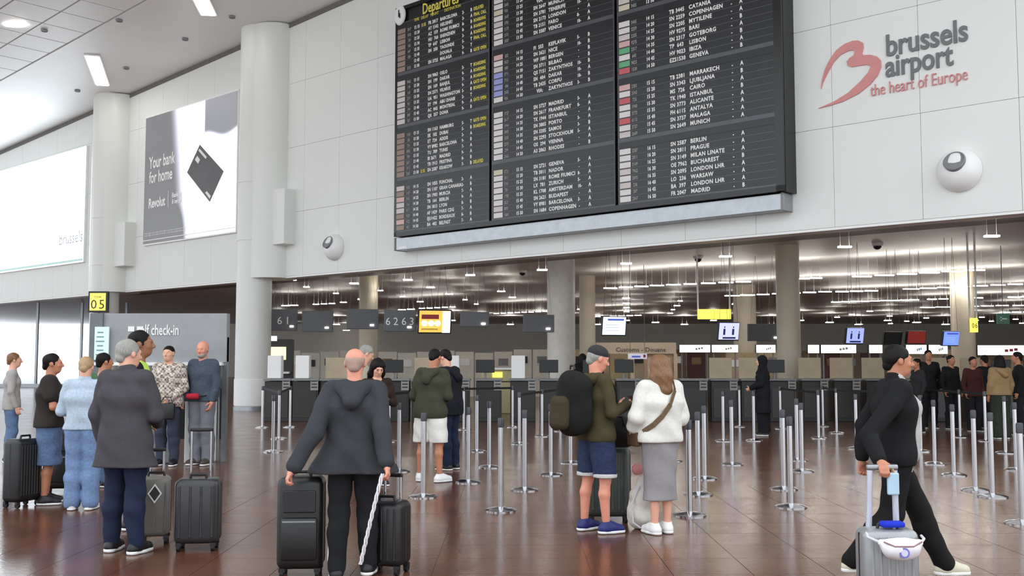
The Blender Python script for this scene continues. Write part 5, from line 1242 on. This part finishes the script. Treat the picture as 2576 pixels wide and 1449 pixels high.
# walking man at the right
g = V(*atY(2256, 1456, 7.6)); g[2] = 0; yw = rad(-90); hh = 1.70
P = Pose(lean=0.03, headpitch=0.08, er=L(2186, 1096, 7.28, g, yw, hh), wr=L(2214, 1158, 7.08, g, yw, hh), el=(-0.25, -0.14, 1.13), wl=(-0.24, -0.16, 0.88), kl=(-0.09, 0.22, 0.50), al=(-0.09, 0.40, 0.10), kr=(0.09, -0.06, 0.50), ar=(0.09, -0.36, 0.16), tr=0.0, tl=0.0)
person(0, 0, yw, hh, 'dark-haired man in a black jacket striding to the right with a silver trolley', P, 'tan', 'short', 'dark', 'jacket', cloth('jacket_black', (26, 26, 28)), hem=0.86, loose=0.022, open_front=cloth('shirt_grey', (186, 182, 180)), collar=True, botm=cloth('trouser_black', (26, 25, 26)), botloose=0.006,
       shoem=mat('shoe_cream', (214, 208, 184), 0.6), voxel=0.0075, at=g, curl=1.0, palm_r=V(-0.2, 0.1, -1), fold=0.004)

# left group
person(24, 1164, rad(-60), 1.70, 'person in a grey jacket and jeans cut by the left edge of the photo', None, 'fair', 'short', 'brown', 'jacket', cloth('pale_grey_jacket', (168, 164, 160)), hem=0.84, botm=JN, shoem=SHB, voxel=0.013)
P = Pose(er=(0.25, 0.06, 1.14), wr=(0.15, 0.30, 1.10), el=(-0.25, 0.06, 1.14), wl=(-0.15, 0.30, 1.10))
person(117, 1268, rad(-70), 1.66, 'person in a dark top and baggy blue denim shorts with a bare calf', P, 'tan', 'short', 'dark', 't_shirt', cloth('dark_brown_top', (52, 46, 44)), hem=0.90, sleeve='short', loose=0.035, bottom='shorts', botm=JN, bothem=0.46, botloose=0.032, shoem=SHB, voxel=0.011)
P = Pose(er=(0.25, 0.0, 1.13), wr=(0.12, 0.22, 1.12), el=(-0.26, 0.0, 1.13), wl=(-0.14, 0.22, 1.10), headpitch=0.3)
person(205, 1282, rad(5), 1.62, 'person in a pale denim jacket and light blue jeans seen from behind', P, 'fair', 'short', 'blond', 'jacket', LJ, hem=0.92, loose=0.02, collar=True, botm=cloth('washed_jeans', (118, 142, 180), var=0.16), botloose=0.02, shoem=SHW, voxel=0.010)
person(252, 1225, rad(-15), 1.68, 'dark-haired person in a green top behind the pale denim jacket', Pose(headyaw=rad(-30)), 'tan', 'short', 'dark', 'sweater', cloth('green', (74, 106, 78)), hem=0.9, botm=JN, shoem=SHB, voxel=0.013)
P = Pose(er=(0.25, 0.03, 1.14), wr=(0.14, 0.25, 1.06), el=(-0.25, -0.02, 1.13), wl=(-0.24, 0.06, 0.90), ar=(0.12, 0.0, 0.085), al=(-0.14, 0.06, 0.085), kl=(-0.12, 0.06, 0.5), headyaw=rad(-25), headpitch=0.1)
person(308, 1392, rad(-12), 1.76, 'grey-haired man in a long dark grey coat and navy trousers seen from behind', P, 'fair', 'short', 'grey', 'coat', cloth('coat_grey', (72, 70, 74)), hem=0.71, loose=0.032, flare=0.05, collar=True, botm=NV, shoem=SHB, voxel=0.0085)
person(337, 1330, rad(-75), 1.87, 'tall dark-haired person in a lime safety vest behind the man in the long coat', None, 'brown', 'short', 'dark', 'sweater', BK, hem=0.9, botm=NV, shoem=SHB, voxel=0.012, vest=cloth('lime_vest', (190, 226, 96), bump=0.1))
def plaid():
    m = bpy.data.materials.new('cloth_plaid'); m.use_nodes = True; nt, b = nodes_of(m); b.inputs['Roughness'].default_value = 0.85
    tc = nt.nodes.new('ShaderNodeTexCoord'); ck = []
    for sc_ in (14, 33):
        c = nt.nodes.new('ShaderNodeTexChecker'); c.inputs['Scale'].default_value = sc_; nt.links.new(tc.outputs['Object'], c.inputs['Vector']); ck.append(c)
    ck[0].inputs['Color1'].default_value = lin((214, 204, 190)) + (1,); ck[0].inputs['Color2'].default_value = lin((96, 80, 70)) + (1,)
    ck[1].inputs['Color1'].default_value = lin((226, 216, 206)) + (1,); ck[1].inputs['Color2'].default_value = lin((120, 100, 90)) + (1,)
    mx = nt.nodes.new('ShaderNodeMixRGB'); mx.inputs[0].default_value = 0.5; nt.links.new(ck[0].outputs[0], mx.inputs[1]); nt.links.new(ck[1].outputs[0], mx.inputs[2]); nt.links.new(mx.outputs[0], b.inputs['Base Color']); return m
P = Pose(er=(0.24, 0.0, 1.14), wr=(0.10, 0.17, 0.97), el=(-0.24, 0.0, 1.14), wl=(-0.08, 0.18, 0.96))
person(419, 1172, rad(176), 1.81, 'man in a brown and white plaid shirt facing the camera with hands folded', P, 'fair', 'crop', 'dark', 'shirt', plaid(), hem=0.86, loose=0.03, botm=cloth('dark_jeans', (60, 66, 82)), shoem=SHB, voxel=0.011)
P = Pose(er=(0.235, 0.02, 1.13), wr=(0.22, 0.14, 0.92), el=(-0.235, 0.0, 1.13), wl=(-0.23, 0.1, 0.9), headyaw=rad(12), headpitch=0.15)
gg = G(506, 1170)
person(506, 1170, rad(160), 1.88, 'bald bearded man in a dark denim jacket and grey trousers beside the self check-in', P, 'pink', 'fringe', 'grey', 'jacket', cloth('dark_blue_jacket', (74, 82, 96), var=0.2), hem=0.90, loose=0.015, botm=GT, botloose=0.015, shoem=mat('shoe_brown', (74, 62, 54), 0.6), beard='grey', voxel=0.011)
w_ = world_of(gg, rad(160), 1.88, (0.02, 0.20, 0.93))
wb2 = thing('hip_bag', 'small red hip bag on the bearded man', 'waist bag', w_, rad(160))
S_ = Sdf().rc(V(-0.07, 0, 0.05), V(0.07, 0, 0.05), 0.045, k=0.02); me = S_.mesh('pouch', 0.008, 0.002); me.materials.append(cloth('red_nylon', (180, 40, 56))); o = bpy.data.objects.new('pouch', me); link(o); o.parent = wb2
MB().tube([(-0.11, 0.0, 0.05), (-0.18, -0.08, 0.06), (-0.17, -0.20, 0.06)], 0.010).build('strap', M['black'], wb2, smooth=True)
w_ = world_of(G(419, 1172), rad(176), 1.81, (-0.10, 0.30, 0.68)); 
fo = thing('camera_bag', 'black flat bag hanging at the hands of the man in the plaid shirt', 'bag', w_, rad(176))
MB().box((0, 0, 0.13), (0.26, 0.07, 0.24), bev=0.02, seg=3).build('bag_body', blk, fo, smooth=True)
MB().tube([(-0.10, 0, 0.24), (-0.05, -0.03, 0.34), (0.05, -0.03, 0.34), (0.10, 0, 0.24)], 0.008).build('bag_handle', M['black'], fo, smooth=True)

# middle, behind
P = Pose(lean=0.1, headpitch=0.5, er=(0.25, 0.05, 1.14), wr=(0.10, 0.30, 1.08), el=(-0.25, 0.05, 1.14), wl=(-0.10, 0.30, 1.08))
person(897, 1190, rad(-70), 1.80, 'grey-haired man in a pale jacket bending his head behind the bald man', P, 'fair', 'short', 'grey', 'jacket', cloth('stone_jacket', (164, 160, 140)), hem=0.84, botm=DK, shoem=SHB, voxel=0.012)
P = Pose(lean=0.05, headpitch=0.5, er=(0.24, 0.04, 1.14), wr=(0.06, 0.28, 1.20), el=(-0.24, 0.04, 1.14), wl=(-0.05, 0.28, 1.20))
g = G(944, 1222)
person(944, 1222, rad(205), 1.60, 'woman with dark hair in a dark brown top looking down at her phone', P, 'fair', 'long', 'dark', 'top', cloth('dark_brown', (50, 38, 34)), hem=0.86, botm=BK, shoem=SHB, voxel=0.010)
w_ = world_of(g, rad(205), 1.60, (0.0, 0.40, 1.22)); o = tag(MB().box((0, 0, 0), (0.075, 0.012, 0.15), bev=0.005, rot=Matrix.Rotation(0.8, 4, 'X')).build('phone', M['black']), 'phone held by the dark-haired woman behind the bald man', 'phone'); o.location = tuple(w_); o.rotation_euler = (0, 0, rad(205))
P = Pose(lean=0.10, headpitch=0.45, er=(0.24, 0.05, 1.13), wr=(0.10, 0.28, 1.10), el=(-0.26, 0.02, 1.12), wl=(-0.16, 0.25, 1.02), ar=(0.15, 0.0, 0.085), al=(-0.15, 0.0, 0.085), kr=(0.13, 0.02, 0.5), kl=(-0.13, 0.02, 0.5), tr=0.5, tl=-0.3)
person(1081, 1212, rad(-25), 1.74, 'person in white shorts, olive top and white sneakers standing in the queue', P, 'tan', 'crop', 'dark', 'hooded_top', cloth('dark_olive', (66, 66, 52)), hem=0.84, loose=0.03, hood=True, bottom='shorts', botm=cloth('white_short', (236, 234, 228), var=0.04), bothem=0.52, botloose=0.03, shoem=SHW, voxel=0.010)
P = Pose(lean=0.08, headpitch=0.4, er=(0.25, 0.05, 1.13), wr=(0.10, 0.28, 1.08), el=(-0.25, 0.05, 1.13), wl=(-0.10, 0.28, 1.08))
person(1132, 1182, rad(60), 1.74, 'person in a puffy black jacket standing behind the one in white shorts', P, 'fair', 'short', 'dark', 'jacket', cloth('puffer_black', (28, 30, 36)), hem=0.80, loose=0.04, hood=True, botm=NV, shoem=SHB, voxel=0.012)

# far people in the queue hall
P = Pose(er=(0.24, 0.05, 1.14), wr=(0.08, 0.26, 1.04), el=(-0.24, 0.05, 1.14), wl=(-0.08, 0.26, 1.04))
person(1921, 1096, rad(80), 1.68, 'woman in a black headscarf and long black dress standing in profile in the queue', P, 'fair', 'scarf', 'dark', 'robe', cloth('robe_black', (26, 26, 30)), hem=0.5, loose=0.03, flare=0.04, bottom='skirt', botm=cloth('robe_black', (26, 26, 30)), bothem=0.08, botloose=0.02, shoem=SHB, voxel=0.014)
far = [(2340, 1078, 1.82, 170, BK, 'short', 'tall dark silhouette of a man right behind the walking man'), (2312, 1088, 1.62, 100, cloth('dark_slate', (50, 48, 50)), 'short', 'shorter dark figure close behind the walking man'), (2396, 1080, 1.70, 200, BK, 'short', 'dark figure standing under the blue text screen'),
       (2452, 1086, 1.66, 190, cloth('dark_red', (74, 40, 36)), 'short', 'small far figure in dark red left of the tan hooded top'), (2482, 1078, 1.70, 20, BK, 'short', 'dark far figure just left of the tan hooded top'), (2567, 1096, 1.76, 70, BK, 'short', 'dark-haired figure in black at the right edge of the photo'),
       (1466, 1050, 1.76, 0, BK, 'long', 'far dark figure left of the neck of the man in the cap'), (1500, 1030, 1.66, 0, BK, 'short', 'smallest far dark figure just left of the man in the cap')]
for px, py, hg, yv, cm, hr, lab in far:
    person(px, py, rad(yv), hg, lab, None, 'tan', hr, 'dark', 'jacket', cm, hem=0.82, botm=cloth('far_trouser', (36, 36, 40)), shoem=SHB, voxel=0.018)
person(2520, 1104, rad(10), 1.68, 'person in a tan hooded top and dark green trousers seen from behind at the right', None, 'tan', 'long', 'dark', 'hooded_top', cloth('tan_hoodie', (156, 128, 92)), hem=0.92, loose=0.04, hood=True, botm=cloth('dark_green', (50, 56, 46)), botloose=0.025, shoem=SHB, voxel=0.013)
